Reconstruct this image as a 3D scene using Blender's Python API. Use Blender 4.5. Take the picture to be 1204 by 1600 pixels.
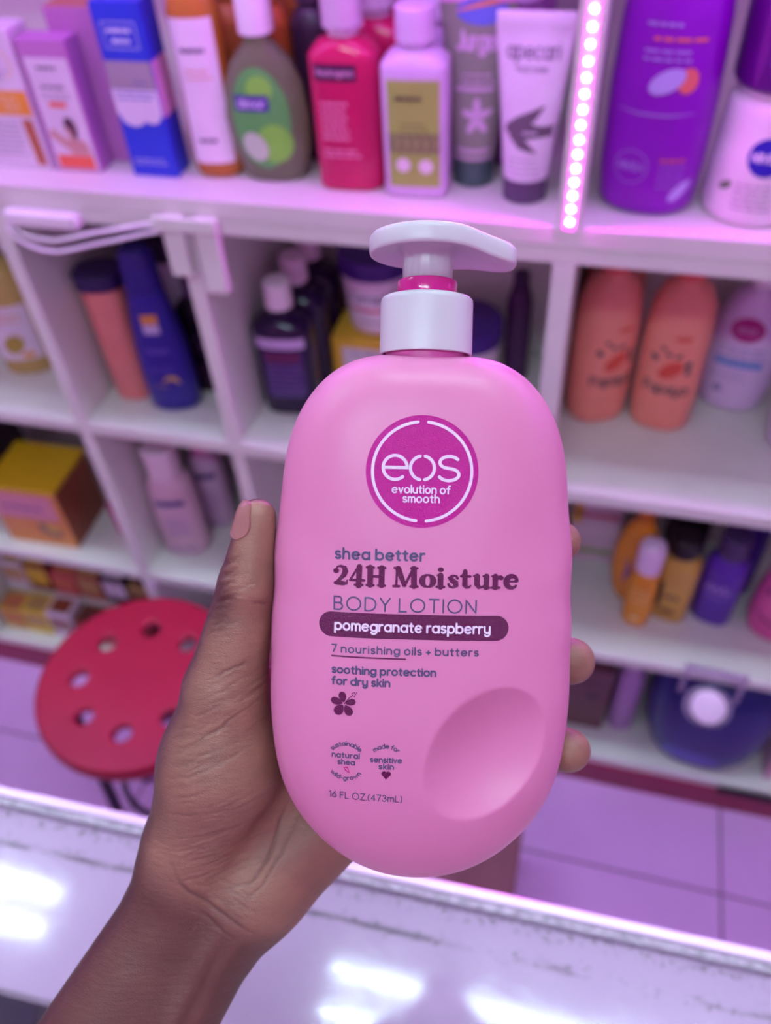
import bpy, math, random
import numpy as np
from mathutils import Matrix, Vector

for o in list(bpy.data.objects):
    bpy.data.objects.remove(o, do_unlink=True)
scene = bpy.context.scene
COL = scene.collection
random.seed(7)


def lin(c, a=1.0):
    """'#rrggbb' (sRGB) -> linear rgba"""
    if not isinstance(c, str):
        return (c[0], c[1], c[2], a)
    c = c.lstrip('#')
    v = [int(c[i:i + 2], 16) / 255 for i in (0, 2, 4)]
    return tuple([x / 12.92 if x <= .04045 else ((x + .055) / 1.055) ** 2.4 for x in v] + [a])


# ------------------------------------------------------------------ camera
CAM_LOC = Vector((0, 0, 1.42))
cam_data = bpy.data.cameras.new('camera')
cam = bpy.data.objects.new('camera', cam_data)
COL.objects.link(cam)
right = Vector((0.967616, 0.247277, -0.050730))
up = Vector((-0.146626, 0.714176, 0.684436))
back = Vector((0.205476, -0.654833, 0.727306))
M = Matrix((right, up, back)).transposed().to_4x4()
M.translation = CAM_LOC
cam.matrix_world = M
cam_data.sensor_fit = 'AUTO'
cam_data.sensor_width = 36
cam_data.lens = 36 * 1305.3 / 1600
cam_data.clip_start = .01
cam_data.dof.use_dof = True
cam_data.dof.focus_distance = .247
cam_data.dof.aperture_fstop = 8.2
scene.camera = cam

# ------------------------------------------------------------------ world: the soft mauve light of the rest of the shop
w = bpy.data.worlds.new('shop_ambient')
scene.world = w
w.use_nodes = True
bg = w.node_tree.nodes['Background']
bg.inputs['Color'].default_value = (.60, .235, .58, 1)
bg.inputs['Strength'].default_value = .98
scene.view_settings.view_transform = 'Standard'
scene.view_settings.look = 'None'
scene.view_settings.exposure = 0.0
scene.view_settings.gamma = 1.0
scene.view_settings.use_curve_mapping = False
TUBE_STRENGTH = 40       # fluorescent tubes on the ceiling
LED_STRENGTH = 1100       # single leds of the strip
STRIP_W = 1.5            # violet light strip inside the top bay (watt)
AISLE_FILL_STRENGTH = 44     # added unseen violet strip along the shelf front, lighting the aisle

# ------------------------------------------------------------------ materials
MATS = {}


def mat(name, col, rough=.5, metal=0., trans=0., coat=0., emit=None, es=0., var=.05, vscale=30., bump=0., bscale=400.,
        ior=1.45, sss=0., alpha=1., spec=.5):
    if name in MATS:
        return MATS[name]
    m = bpy.data.materials.new(name)
    m.use_nodes = True
    nt = m.node_tree
    b = nt.nodes['Principled BSDF']
    tc = nt.nodes.new('ShaderNodeTexCoord')
    nz = nt.nodes.new('ShaderNodeTexNoise')
    nz.inputs['Scale'].default_value = vscale
    nz.inputs['Detail'].default_value = 4
    nt.links.new(tc.outputs['Object'], nz.inputs['Vector'])
    mr = nt.nodes.new('ShaderNodeMapRange')
    mr.inputs['From Min'].default_value = .3
    mr.inputs['From Max'].default_value = .7
    mr.inputs['To Min'].default_value = 1 - var
    mr.inputs['To Max'].default_value = 1 + var
    nt.links.new(nz.outputs['Fac'], mr.inputs['Value'])
    hs = nt.nodes.new('ShaderNodeHueSaturation')
    hs.inputs['Color'].default_value = lin(col)
    nt.links.new(mr.outputs['Result'], hs.inputs['Value'])
    nt.links.new(hs.outputs['Color'], b.inputs['Base Color'])
    b.inputs['Roughness'].default_value = rough
    b.inputs['Metallic'].default_value = metal
    b.inputs['Transmission Weight'].default_value = trans
    b.inputs['Coat Weight'].default_value = coat
    b.inputs['Coat Roughness'].default_value = .05
    b.inputs['IOR'].default_value = ior
    b.inputs['Alpha'].default_value = alpha
    b.inputs['Specular IOR Level'].default_value = spec
    if sss:
        b.inputs['Subsurface Weight'].default_value = sss
        b.inputs['Subsurface Radius'].default_value = (.006, .003, .003)
        b.inputs['Subsurface Scale'].default_value = .5
    if emit is not None:
        b.inputs['Emission Color'].default_value = lin(emit)
        b.inputs['Emission Strength'].default_value = es
    if bump:
        n2 = nt.nodes.new('ShaderNodeTexNoise')
        n2.inputs['Scale'].default_value = bscale
        n2.inputs['Detail'].default_value = 6
        nt.links.new(tc.outputs['Object'], n2.inputs['Vector'])
        bp = nt.nodes.new('ShaderNodeBump')
        bp.inputs['Strength'].default_value = bump
        bp.inputs['Distance'].default_value = .001
        nt.links.new(n2.outputs['Fac'], bp.inputs['Height'])
        nt.links.new(bp.outputs['Normal'], b.inputs['Normal'])
    MATS[name] = m
    return m


# ------------------------------------------------------------------ object helpers
def tag(o, label=None, cat=None, group=None, kind=None):
    if label:
        o['label'] = label
    if cat:
        o['category'] = cat
    if group:
        o['group'] = group
    if kind:
        o['kind'] = kind
    return o


def empty(name, loc=(0, 0, 0), rz=0., label=None, cat=None, group=None, kind=None):
    o = bpy.data.objects.new(name, None)
    COL.objects.link(o)
    o.empty_display_size = .02
    o.location = loc
    o.rotation_euler = (0, 0, rz)
    return tag(o, label, cat, group, kind)


def mesh_obj(name, verts, faces, m, parent=None, smooth=True, sharp=.6, loc=None):
    me = bpy.data.meshes.new(name)
    me.from_pydata([tuple(map(float, v)) for v in verts], [], faces)
    me.validate()
    me.update()
    if smooth:
        me.shade_smooth()
        if sharp:
            me.set_sharp_from_angle(angle=sharp)
    me.materials.append(m)
    o = bpy.data.objects.new(name, me)
    COL.objects.link(o)
    if parent is not None:
        o.parent = parent
    if loc is not None:
        o.location = loc
    return o


def link_copy(src, parent=None, loc=None):
    c = src.copy()
    COL.objects.link(c)
    c.parent = parent
    if loc is not None:
        c.location = loc
    return c


def copy_tree(o, parent=None):
    c = o.copy()
    COL.objects.link(c)
    c.parent = parent
    for ch in list(o.children):
        copy_tree(ch, c)
    return c


def box_vf(x0, x1, y0, y1, z0, z1, b=.0):
    """box with chamfered edges"""
    if b <= 0:
        v = [(x, y, z) for z in (z0, z1) for y in (y0, y1) for x in (x0, x1)]
        return v, [(0, 2, 3, 1), (4, 5, 7, 6), (0, 1, 5, 4), (2, 6, 7, 3), (0, 4, 6, 2), (1, 3, 7, 5)]
    import bmesh
    bm = bmesh.new()
    bmesh.ops.create_cube(bm, size=1)
    for p in bm.verts:
        p.co.x = x0 if p.co.x < 0 else x1
        p.co.y = y0 if p.co.y < 0 else y1
        p.co.z = z0 if p.co.z < 0 else z1
    bmesh.ops.bevel(bm, geom=bm.edges[:], offset=b, segments=2, affect='EDGES', profile=.6)
    bm.verts.index_update()
    v = [tuple(p.co) for p in bm.verts]
    f = [tuple(p.index for p in fc.verts) for fc in bm.faces]
    bm.free()
    return v, f


def box(name, x0, x1, y0, y1, z0, z1, m, parent=None, b=.0015):
    v, f = box_vf(x0, x1, y0, y1, z0, z1, b)
    return mesh_obj(name, v, f, m, parent, smooth=False)


def spow(c, e):
    return math.copysign(abs(c) ** e, c)


def loft_vf(sec, seg=36, caps=True):
    """sections (z, half width, half depth, roundness[, x shift, y shift])"""
    v, f = [], []
    for s in sec:
        z, a, b, n = s[:4]
        dx = s[4] if len(s) > 4 else 0
        dy = s[5] if len(s) > 5 else 0
        for k in range(seg):
            t = 2 * math.pi * k / seg
            v.append((dx + a * spow(math.cos(t), 2 / n), dy + b * spow(math.sin(t), 2 / n), z))
    for i in range(len(sec) - 1):
        for k in range(seg):
            k2 = (k + 1) % seg
            f.append((i * seg + k, i * seg + k2, (i + 1) * seg + k2, (i + 1) * seg + k))
    if caps:
        c0 = len(v)
        v.append((sec[0][4] if len(sec[0]) > 4 else 0, 0, sec[0][0]))
        c1 = len(v)
        v.append((sec[-1][4] if len(sec[-1]) > 4 else 0, 0, sec[-1][0]))
        top = (len(sec) - 1) * seg
        for k in range(seg):
            k2 = (k + 1) % seg
            f.append((c0, k2, k))
            f.append((c1, top + k, top + k2))
    return v, f


def loft(name, sec, m, parent=None, seg=36, caps=True, sharp=.7):
    v, f = loft_vf(sec, seg, caps)
    return mesh_obj(name, v, f, m, parent, True, sharp)


def front_of(sec):
    """depth of the front (-y) surface of a loft at (x, z)"""
    zs = [s[0] for s in sec]

    def fm(x, z):
        a = np.interp(z, zs, [s[1] for s in sec])
        b = np.interp(z, zs, [s[2] for s in sec])
        n = np.interp(z, zs, [s[3] for s in sec])
        q = min(abs(x) / max(a, 1e-6), .999)
        return -b * (1 - q ** n) ** (1 / n)
    return fm


def tube_vf(pts, r, seg=10, closed=False):
    pts = [Vector(p) for p in pts]
    v, f = [], []
    n = len(pts)
    ref = Vector((0, 0, 1))
    for i, p in enumerate(pts):
        d = (pts[min(i + 1, n - 1)] - pts[max(i - 1, 0)]).normalized()
        if abs(d.dot(ref)) > .95:
            u = d.cross(Vector((1, 0, 0))).normalized()
        else:
            u = d.cross(ref).normalized()
        q = d.cross(u)
        rr = r[i] if isinstance(r, (list, tuple)) else r
        for k in range(seg):
            t = 2 * math.pi * k / seg
            v.append(p + (u * math.cos(t) + q * math.sin(t)) * rr)
    for i in range(n - 1):
        for k in range(seg):
            k2 = (k + 1) % seg
            f.append((i * seg + k, i * seg + k2, (i + 1) * seg + k2, (i + 1) * seg + k))
    f.append(tuple(range(seg))[::-1])
    f.append(tuple((n - 1) * seg + k for k in range(seg)))
    return v, f


def tube(name, pts, r, m, parent=None, seg=10):
    v, f = tube_vf(pts, r, seg)
    return mesh_obj(name, v, f, m, parent, True, .8)
# ------------------------------------------------------------------ single-line lettering (strokes drawn as printed ribbons)
def arc(cx, cy, rx, ry, a0, a1, n=None):
    n = n or max(4, int(abs(a1 - a0) / 15))
    return [(cx + rx * math.cos(math.radians(a0 + (a1 - a0) * i / n)),
             cy + ry * math.sin(math.radians(a0 + (a1 - a0) * i / n))) for i in range(n + 1)]


O_ = lambda x=.25: arc(x, .25, .25, .25, 0, 360, 24)
GL = {
    'a': (.5, [O_(), [(.5, .5), (.5, 0)]]),
    'b': (.5, [O_(), [(0, .74), (0, 0)]]),
    'c': (.43, [arc(.25, .25, .25, .25, 48, 312)]),
    'd': (.5, [O_(), [(.5, .74), (.5, 0)]]),
    'e': (.5, [[(0, .26), (.5, .26)] + arc(.25, .25, .25, .25, 2, 318)]),
    'f': (.29, [arc(.28, .59, .15, .15, 70, 180) + [(.13, 0)], [(0, .46), (.28, .46)]]),
    'g': (.5, [O_(), [(.5, .5), (.5, .02)] + arc(.25, .0, .25, .22, 0, -145)]),
    'h': (.43, [[(0, .74), (0, 0)], [(0, .2)] + arc(.215, .28, .215, .22, 180, 0) + [(.43, 0)]]),
    'i': (0., [[(0, .5), (0, 0)], [(0, .69), (0, .70)]]),
    'j': (.1, [[(.1, .5), (.1, -.1)] + arc(0, -.1, .1, .1, 0, -100), [(.1, .69), (.1, .7)]]),
    'k': (.36, [[(0, .74), (0, 0)], [(.02, .2), (.33, .5)], [(.11, .29), (.36, 0)]]),
    'l': (0., [[(0, .74), (0, 0)]]),
    'm': (.66, [[(0, .5), (0, 0)], [(0, .2)] + arc(.165, .32, .165, .18, 180, 0) + [(.33, 0)],
                [(.33, .2)] + arc(.495, .32, .165, .18, 180, 0) + [(.66, 0)]]),
    'n': (.43, [[(0, .5), (0, 0)], [(0, .2)] + arc(.215, .28, .215, .22, 180, 0) + [(.43, 0)]]),
    'o': (.5, [O_()]),
    'p': (.5, [O_(), [(0, .5), (0, -.24)]]),
    'r': (.26, [[(0, .5), (0, 0)], [(0, .2)] + arc(.2, .28, .2, .22, 180, 70)]),
    's': (.35, [arc(.18, .375, .16, .125, 35, 270) + arc(.18, .125, .17, .125, 90, -145)]),
    't': (.28, [[(.13, .66), (.13, .1)] + arc(.24, .1, .11, .1, 180, 275, 5), [(0, .48), (.28, .48)]]),
    'u': (.43, [[(0, .5), (0, .22)] + arc(.215, .22, .215, .22, 180, 360) + [(.43, .5)], [(.43, .5), (.43, 0)]]),
    'v': (.42, [[(0, .5), (.21, 0), (.42, .5)]]),
    'w': (.66, [[(0, .5), (.16, 0), (.33, .46), (.5, 0), (.66, .5)]]),
    'x': (.4, [[(0, .5), (.4, 0)], [(.4, .5), (0, 0)]]),
    'y': (.43, [[(0, .5), (0, .25)] + arc(.215, .22, .215, .2, 180, 360), [(.43, .5), (.43, .0)] + arc(.215, .0, .215, .22, 0, -145)]),
    'z': (.38, [[(0, .5), (.38, .5), (0, 0), (.38, 0)]]),
    '-': (.24, [[(0, .25), (.24, .25)]]),
    '+': (.34, [[(0, .25), (.34, .25)], [(.17, .42), (.17, .08)]]),
    '.': (0., [[(0, .0), (0, .01)]]),
    '&': (.5, [arc(.22, .54, .15, .17, -60, 240) + [(.48, 0)], arc(.22, .19, .22, .19, 120, 380)]),
    '(': (.14, [arc(.34, .32, .34, .5, 130, 230)]),
    ')': (.14, [arc(-.2, .32, .34, .5, 50, -50)]),
    '1': (.16, [[(0, .58), (.16, .72), (.16, 0)]]),
    '2': (.42, [arc(.21, .51, .2, .21, 165, -35) + [(0, 0), (.42, 0)]]),
    '3': (.4, [arc(.19, .54, .18, .18, 150, -80) + arc(.19, .19, .21, .19, 80, -150)]),
    '4': (.46, [[(.34, 0), (.34, .72), (0, .2), (.46, .2)]]),
    '6': (.44, [arc(.22, .22, .22, .22, 0, 360, 20), [(.34, .72), (.12, .42), (.02, .26)]]),
    '7': (.42, [[(0, .72), (.42, .72), (.14, 0)]]),
    '0': (.44, [arc(.22, .36, .22, .36, 0, 360, 24)]),
    '5': (.4, [[(.36, .72), (.08, .72), (.04, .4)] + arc(.2, .22, .2, .22, 120, -150)]),
    'A': (.56, [[(0, 0), (.28, .72), (.56, 0)], [(.1, .24), (.46, .24)]]),
    'B': (.44, [[(0, 0), (0, .72), (.2, .72)] + arc(.22, .545, .17, .175, 90, -90) + [(0, .37)],
                [(.2, .37)] + arc(.25, .185, .19, .185, 90, -90) + [(0, 0)]]),
    'C': (.6, [arc(.36, .36, .36, .36, 48, 312)]),
    'D': (.56, [[(0, 0), (0, .72), (.2, .72)] + arc(.2, .36, .36, .36, 90, -90) + [(0, 0)]]),
    'E': (.4, [[(.4, .72), (0, .72), (0, 0), (.4, 0)], [(0, .37), (.36, .37)]]),
    'F': (.38, [[(.38, .72), (0, .72), (0, 0)], [(0, .37), (.34, .37)]]),
    'G': (.64, [arc(.36, .36, .36, .36, 48, 345) + [(.4, .3)]]),
    'H': (.5, [[(0, 0), (0, .72)], [(.5, 0), (.5, .72)], [(0, .37), (.5, .37)]]),
    'I': (0., [[(0, 0), (0, .72)]]),
    'J': (.3, [[(.3, .72), (.3, .16)] + arc(.13, .16, .17, .17, 0, -160)]),
    'K': (.46, [[(0, 0), (0, .72)], [(.44, .72), (0, .28)], [(.14, .42), (.46, 0)]]),
    'L': (.36, [[(0, .72), (0, 0), (.36, 0)]]),
    'M': (.62, [[(0, 0), (.04, .72), (.31, .1), (.58, .72), (.62, 0)]]),
    'N': (.52, [[(0, 0), (0, .72), (.52, 0), (.52, .72)]]),
    'O': (.72, [arc(.36, .36, .36, .36, 0, 360, 30)]),
    'P': (.42, [[(0, 0), (0, .72), (.2, .72)] + arc(.22, .53, .2, .19, 90, -90) + [(0, .34)]]),
    'R': (.44, [[(0, 0), (0, .72), (.2, .72)] + arc(.22, .53, .2, .19, 90, -90) + [(0, .34)], [(.2, .34), (.44, 0)]]),
    'S': (.44, [arc(.22, .54, .2, .18, 35, 270) + arc(.22, .18, .22, .18, 90, -145)]),
    'T': (.5, [[(0, .72), (.5, .72)], [(.25, .72), (.25, 0)]]),
    'U': (.5, [[(0, .72), (0, .25)] + arc(.25, .25, .25, .25, 180, 360) + [(.5, .72)]]),
    'V': (.56, [[(0, .72), (.28, 0), (.56, .72)]]),
    'W': (.8, [[(0, .72), (.2, 0), (.4, .7), (.6, 0), (.8, .72)]]),
    'Y': (.5, [[(0, .72), (.25, .34), (.5, .72)], [(.25, .34), (.25, 0)]]),
    'Z': (.46, [[(0, .72), (.46, .72), (0, 0), (.46, 0)]]),
    "'": (0., [[(0, .72), (0, .6)]]),
}


class Print:
    """flat print: shapes in (x, z), laid on a surface whose depth is given by front(x, z)"""

    def __init__(self, front, eps=.0004, step=.004):
        self.front, self.eps, self.step = front, eps, step
        self.v, self.f = [], []
        self.cuts = {0}
        self.aux = []

    def ribbon(self, pts, wid, caps=True):
        self.cuts.add(len(self.v))
        P_ = [np.array(p, float) for p in pts]
        W = list(wid) if isinstance(wid, (list, tuple)) else [wid] * len(P_)
        Q, V = [P_[0]], [W[0]]
        for i in range(1, len(P_)):
            d = np.linalg.norm(P_[i] - P_[i - 1])
            if d < 1e-9:
                continue
            k = max(1, int(math.ceil(d / self.step)))
            for j in range(1, k + 1):
                t = j / k
                Q.append(P_[i - 1] * (1 - t) + P_[i] * t)
                V.append(W[i - 1] * (1 - t) + W[i] * t)
        n = len(Q)
        if n < 2:
            return
        closed = np.linalg.norm(Q[0] - Q[-1]) < 1e-7
        base = len(self.v)
        for i in range(n):
            a = Q[i] - Q[i - 1] if i > 0 else (Q[-1] - Q[-2] if closed else Q[1] - Q[0])
            b = Q[i + 1] - Q[i] if i < n - 1 else (Q[1] - Q[0] if closed else Q[-1] - Q[-2])
            a = a / np.linalg.norm(a)
            b = b / np.linalg.norm(b)
            na, nb = np.array([-a[1], a[0]]), np.array([-b[1], b[0]])
            m = na + nb
            l = np.linalg.norm(m)
            m = na if l < .3 else m / l
            k = 1 / max(.55, float(m @ na))
            self.v.append(Q[i] + m * V[i] * .5 * k)
            self.v.append(Q[i] - m * V[i] * .5 * k)
        for i in range(n - 1):
            q = base + 2 * i
            self.f.append((q, q + 1, q + 3, q + 2))
        if caps and not closed:
            for e, (p, d, wd) in enumerate(((Q[0], Q[0] - Q[1], V[0]), (Q[-1], Q[-1] - Q[-2], V[-1]))):
                d = d / np.linalg.norm(d)
                ang = math.atan2(d[1], d[0])
                c = len(self.v)
                self.v.append(p)
                for j in range(7):
                    t = ang - math.pi / 2 + math.pi * j / 6
                    self.v.append(p + np.array([math.cos(t), math.sin(t)]) * wd * .5)
                for j in range(6):
                    self.f.append((c, c + 1 + j, c + 2 + j))

    def width(self, s, em, gap=.13):
        x = 0
        for i, ch in enumerate(s):
            x += .26 if ch == ' ' else GL[ch][0] + (gap if i < len(s) - 1 else 0)
        return x * em

    def text(self, s, x, z, em, wt, width=None, gap=.13, centre=False, sx=1.):
        """gap is widened or tightened to reach a given width"""
        if width is not None:
            g0 = self.width(s, em * sx, 0.)
            n = sum(1 for i, c in enumerate(s) if c != ' ' and i < len(s) - 1)
            gap = (width - g0) / (n * em * sx)
            if gap < .20:                         # too tight: narrower letters instead
                sx *= width / (g0 + .20 * n * em * sx)
                gap = .20
            elif gap > .26 and sx == 1.:          # loose: wider letters instead
                sx = min(1.3, width / (g0 + .24 * n * em))
                gap = (width - g0 * sx) / (n * em * sx)
        if centre:
            x = x - self.width(s, em * sx, gap) / 2
        for i, ch in enumerate(s):
            if ch == ' ':
                x += .26 * em * sx
                continue
            a, st = GL[ch]
            for q in st:
                self.ribbon([(x + p[0] * em * sx, z + p[1] * em) for p in q], wt)
            x += (a + gap) * em * sx

    def text_arc(self, s, cx, cz, r, em, wt, mid=90., gap=.16, under=False):
        tot = self.width(s, em, gap)
        p = 0
        for ch in s:
            if ch == ' ':
                p += .26 * em
                continue
            a, st = GL[ch]
            c = p + a * em / 2
            th = math.radians(mid) + ((c - tot / 2) / r if under else -(c - tot / 2) / r)
            rot = th + math.pi / 2 if under else th - math.pi / 2
            ox, oz = cx + r * math.cos(th), cz + r * math.sin(th)
            for q in st:
                pts = []
                for u in q:
                    lx, lz = (u[0] - a / 2) * em, (u[1] - .25) * em
                    pts.append((ox + lx * math.cos(rot) - lz * math.sin(rot), oz + lx * math.sin(rot) + lz * math.cos(rot)))
                self.ribbon(pts, wt)
            p += (a + gap) * em

    def rect(self, x0, x1, z0, z1, nx=10, nz=10):
        self.cuts.add(len(self.v))
        b = len(self.v)
        for j in range(nz + 1):
            for i in range(nx + 1):
                self.v.append(np.array([x0 + (x1 - x0) * i / nx, z0 + (z1 - z0) * j / nz]))
        for j in range(nz):
            for i in range(nx):
                q = b + j * (nx + 1) + i
                self.f.append((q, q + 1, q + nx + 2, q + nx + 1))

    def quad(self, a, b_, c, d, n=8):
        self.cuts.add(len(self.v))
        b = len(self.v)
        a, b_, c, d = [np.array(k, float) for k in (a, b_, c, d)]
        for j in range(n + 1):
            for i in range(n + 1):
                u, t = i / n, j / n
                self.v.append((a * (1 - u) + b_ * u) * (1 - t) + (d * (1 - u) + c * u) * t)
        for j in range(n):
            for i in range(n):
                q = b + j * (n + 1) + i
                self.f.append((q, q + 1, q + n + 2, q + n + 1))

    def disc(self, cx, cz, rx, rz=None, rings=5, seg=32, shape=None, rot=0.):
        """filled disc, or any star-shaped outline shape(angle) -> radius factor"""
        rz = rz or rx
        self.cuts.add(len(self.v))
        b = len(self.v)
        self.v.append(np.array([cx, cz]))
        cr, sr = math.cos(rot), math.sin(rot)
        for r in range(1, rings + 1):
            for k in range(seg):
                t = 2 * math.pi * k / seg
                s = (shape(t) if shape else 1) * r / rings
                x, z = rx * s * math.cos(t), rz * s * math.sin(t)
                self.v.append(np.array([cx + x * cr - z * sr, cz + x * sr + z * cr]))
        for k in range(seg):
            self.f.append((b, b + 1 + k, b + 1 + (k + 1) % seg))
        for r in range(rings - 1):
            for k in range(seg):
                k2 = (k + 1) % seg
                q = b + 1 + r * seg
                self.f.append((q + k, q + seg + k, q + seg + k2, q + k2))

    def ring(self, cx, cz, r0, r1, seg=32, a0=0, a1=360, rz=1.):
        pts = [(cx + (r0 + r1) / 2 * p[0], cz + (r0 + r1) / 2 * rz * p[1]) for p in arc(0, 0, 1, 1, a0, a1, seg)]
        self.ribbon(pts, r1 - r0)

    def fill(self, pts):
        """filled outline (convex or nearly so)"""
        c = np.mean(np.array(pts), axis=0)
        b = len(self.v)
        self.cuts.add(b)
        self.v.append(c)
        for p in pts:
            self.v.append(np.array(p, float))
        n = len(pts)
        for k in range(n):
            self.f.append((b, b + 1 + k, b + 1 + (k + 1) % n))

    def layers(self):
        """strokes that cross lie a hair's breadth over one another"""
        out, k, start = [0] * len(self.v), 0, 0
        marks = sorted(self.cuts) + [len(self.v)]
        for a, b in zip(marks, marks[1:]):
            for i in range(a, b):
                out[i] = k % 11
            k += 1
        return out

    def build(self, name, m, parent):
        V = [(p[0], self.front(p[0], p[1]) - self.eps - 6e-6 * k, p[1]) for p, k in zip(self.v, self.layers())]
        F = []
        for f in self.f:                      # all faces look out of the surface (-y)
            a, b, c = [self.v[i] for i in f[:3]]
            if (b[0] - a[0]) * (c[1] - a[1]) - (b[1] - a[1]) * (c[0] - a[0]) < 0:
                f = f[::-1]
            F.append(f)
        if not self.v:
            first = self.aux.pop(0).build(name, m, parent)
            for a in self.aux:
                a.build('small_print', m, parent)
            return first
        for a in self.aux:
            a.build('small_print', m, parent)
        return mesh_obj(name, V, F, m, parent, True, 0)
# ------------------------------------------------------------------ the bottle and the hand that holds it share one frame (millimetres)
HOLD = ((0.970693, 0.231011, -0.066245), (-0.211717, 0.691596, -0.690558), (-0.113711, 0.684345, 0.720237), (-0.038687, 0.153143, 1.204455))
BODY_OUTLINE = [(-0.6, 82.1), (-13.6, 81.2), (-21.6, 79.1), (-27.5, 76.0), (-32.4, 71.9), (-36.1, 67.8), (-38.7, 63.8), (-42.2, 55.7), (-44.0, 47.7), (-45.4, 31.5), (-46.5, 11.2), (-47.0, -9.3), (-46.2, -29.9), (-45.1, -40.2), (-43.2, -50.6), (-41.3, -56.8), (-37.0, -65.1), (-32.4, -71.3), (-24.5, -77.4), (-17.2, -81.5), (-9.9, -83.4), (-1.6, -84.3), (12.8, -81.9), (20.9, -78.5), (27.0, -74.1), (32.0, -69.8), (36.0, -65.5), (40.5, -59.1), (44.3, -50.7), (46.2, -44.4), (47.1, -36.0), (47.7, -27.7), (47.4, -7.1), (46.7, 13.3), (45.2, 33.6), (43.2, 49.6), (41.5, 57.6), (39.5, 63.6), (35.9, 69.5), (32.6, 73.4), (27.1, 77.2), (21.4, 80.1), (14.3, 81.9)]
LIMBS = {
    'fa1': ((-82.1, 24, -107.3, 16), (-196.6, 7, -300.0, 27)),
    'fa2': ((-67.0, 26, -117.4, 16), (-177.0, 7, -310.0, 27)),
    'wp1': ((-82.1, 24, -107.3, 16), (-76.9, 22, -87.8, 16)),
    'wp2': ((-67.0, 26, -117.4, 16), (-55.1, 27, -102.5, 18)),
    'th1': ((-79.0, 20, -92.6, 15), (-65.7, 14, -54.0, 20)),
    'th2': ((-65.7, 14, -54.0, 20), (-63.3, 8, -28.3, 14)),
    'tp': ((-63.3, 8, -28.3, 13.5), (-55.7, 2, 7.6, 9.2)),
    'td1': ((-55.2, -1, 8.1, 8.6), (-52.0, -3, 29.9, 6)),
    'td2': ((-56.0, 4, 7.3, 8.6), (-52.9, 3, 29.5, 6)),
    'pc': ((-71.8, 30, -92.6, 18), (-39.0, 39, -45.6, 15)),
    'hy': ((-56.9, 27, -103.7, 19.5), (-24.1, 34, -75.6, 16)),
    'pf': ((-56.3, 32, -74.3, 16), (-29.8, 41, -46.0, 14)),
    'kn': ((-45.2, 38, -19.5, 12), (-17.4, 40, -68.2, 11)),
    'web': ((-58.3, 20, -32.5, 8), (-45.0, 36, -19.0, 10)),
    'i1': ((-45.2, 38, -19.5, 12), (-2.8, 36, 6.4, 9.5)),
    'i2': ((-2.8, 36, 6.4, 9.5), (32.6, 29, 18.3, 8.3)),
    'i3': ((32.6, 29, 18.3, 8.3), (46.6, 15, 23.0, 6.8)),
    'm1': ((-29.9, 40, -32.6, 12.5), (16.4, 37, -20.2, 10)),
    'm2': ((16.4, 37, -20.2, 10), (43.0, 30, -19.8, 9)),
    'm3': ((43.0, 30, -19.8, 9), (51.7, 16, -17.5, 8)),
    'r1': ((-20.2, 40, -50.3, 12), (17.2, 37, -47.3, 9.5)),
    'r2': ((17.2, 37, -47.3, 9.5), (42.9, 30, -50.7, 8.8)),
    'r3': ((42.9, 30, -50.7, 8.8), (51.8, 16, -48.1, 7.5)),
    'p1': ((-17.4, 38, -67.5, 11), (10.8, 36, -72.0, 8.5)),
    'p2': ((10.8, 36, -72.0, 8.5), (21.0, 33, -71.0, 7.8)),
    'p3': ((21.0, 33, -71.0, 7.8), (25.0, 27, -69.0, 7)),
}
CREASES = {
    'w1': [(-80.6, -78.9), (-76.8, -92.2), (-67.1, -100.7), (-57.4, -107.1), (-48.8, -112.4)],
    'w2': [(-73.5, -99.8), (-64.9, -107.9), (-56.3, -114.3)],
    'a1': [(-67.9, -22.4), (-60.9, -18.4), (-55.9, -16.2), (-52.3, -15.1)],
    'a2': [(-76.6, -44.8), (-69.8, -41.2), (-63.7, -37.5), (-58.7, -33.7), (-54.5, -29.9)],
    'a3': [(-81.2, -54.5), (-71.7, -51.8), (-63.6, -48.3), (-57.1, -45.6)],
    'a4': [(-81.5, -66.8), (-73.6, -65.5), (-65.2, -63.9)],
    'a5': [(-80.6, -75.1), (-71.5, -73.8), (-61.5, -71.3)],
    'a6': [(-80.5, -85.8), (-71.4, -79.1), (-62.2, -75.7)],
    'a7': [(-79.3, -90.7), (-71.5, -89.5), (-63.0, -87.1)],
    'life': [(-40.3, -63.9), (-44.9, -72.4), (-46.6, -78.9), (-50.6, -90.7), (-58.2, -94.8), (-71.6, -96.0)],
    'l2': [(-38.0, -69.3), (-41.9, -78.8), (-49.7, -93.5), (-60.0, -103.6)],
    'k1': [(-64.6, 5.4), (-61.1, 8.7), (-57.5, 10.2)],
    'k2': [(-65.4, 2.5), (-61.2, 4.6), (-57.0, 6.1)],
    'k3': [(-63.1, 10.1), (-59.9, 12.2), (-56.3, 12.6)],
    'k4': [(-66.2, -0.1), (-62.2, 1.4), (-58.6, 2.1)],
    'k5': [(-61.9, 13.1), (-59.1, 14.4), (-55.9, 14.7)],
    'k6': [(-67.0, -2.8), (-63.1, -1.5), (-59.7, -1.0)],
    'pad': [(-53.6, 4.6), (-50.5, 3.3), (-47.3, 2.7)],
    'b1': [(-71.9, -34.0), (-65.8, -30.8), (-61.4, -27.6)],
    'b2': [(-78.8, -50.7), (-71.7, -47.4), (-67.7, -44.6)],
    'b3': [(-79.4, -60.0), (-71.6, -58.4), (-62.5, -54.9)],
}
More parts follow.
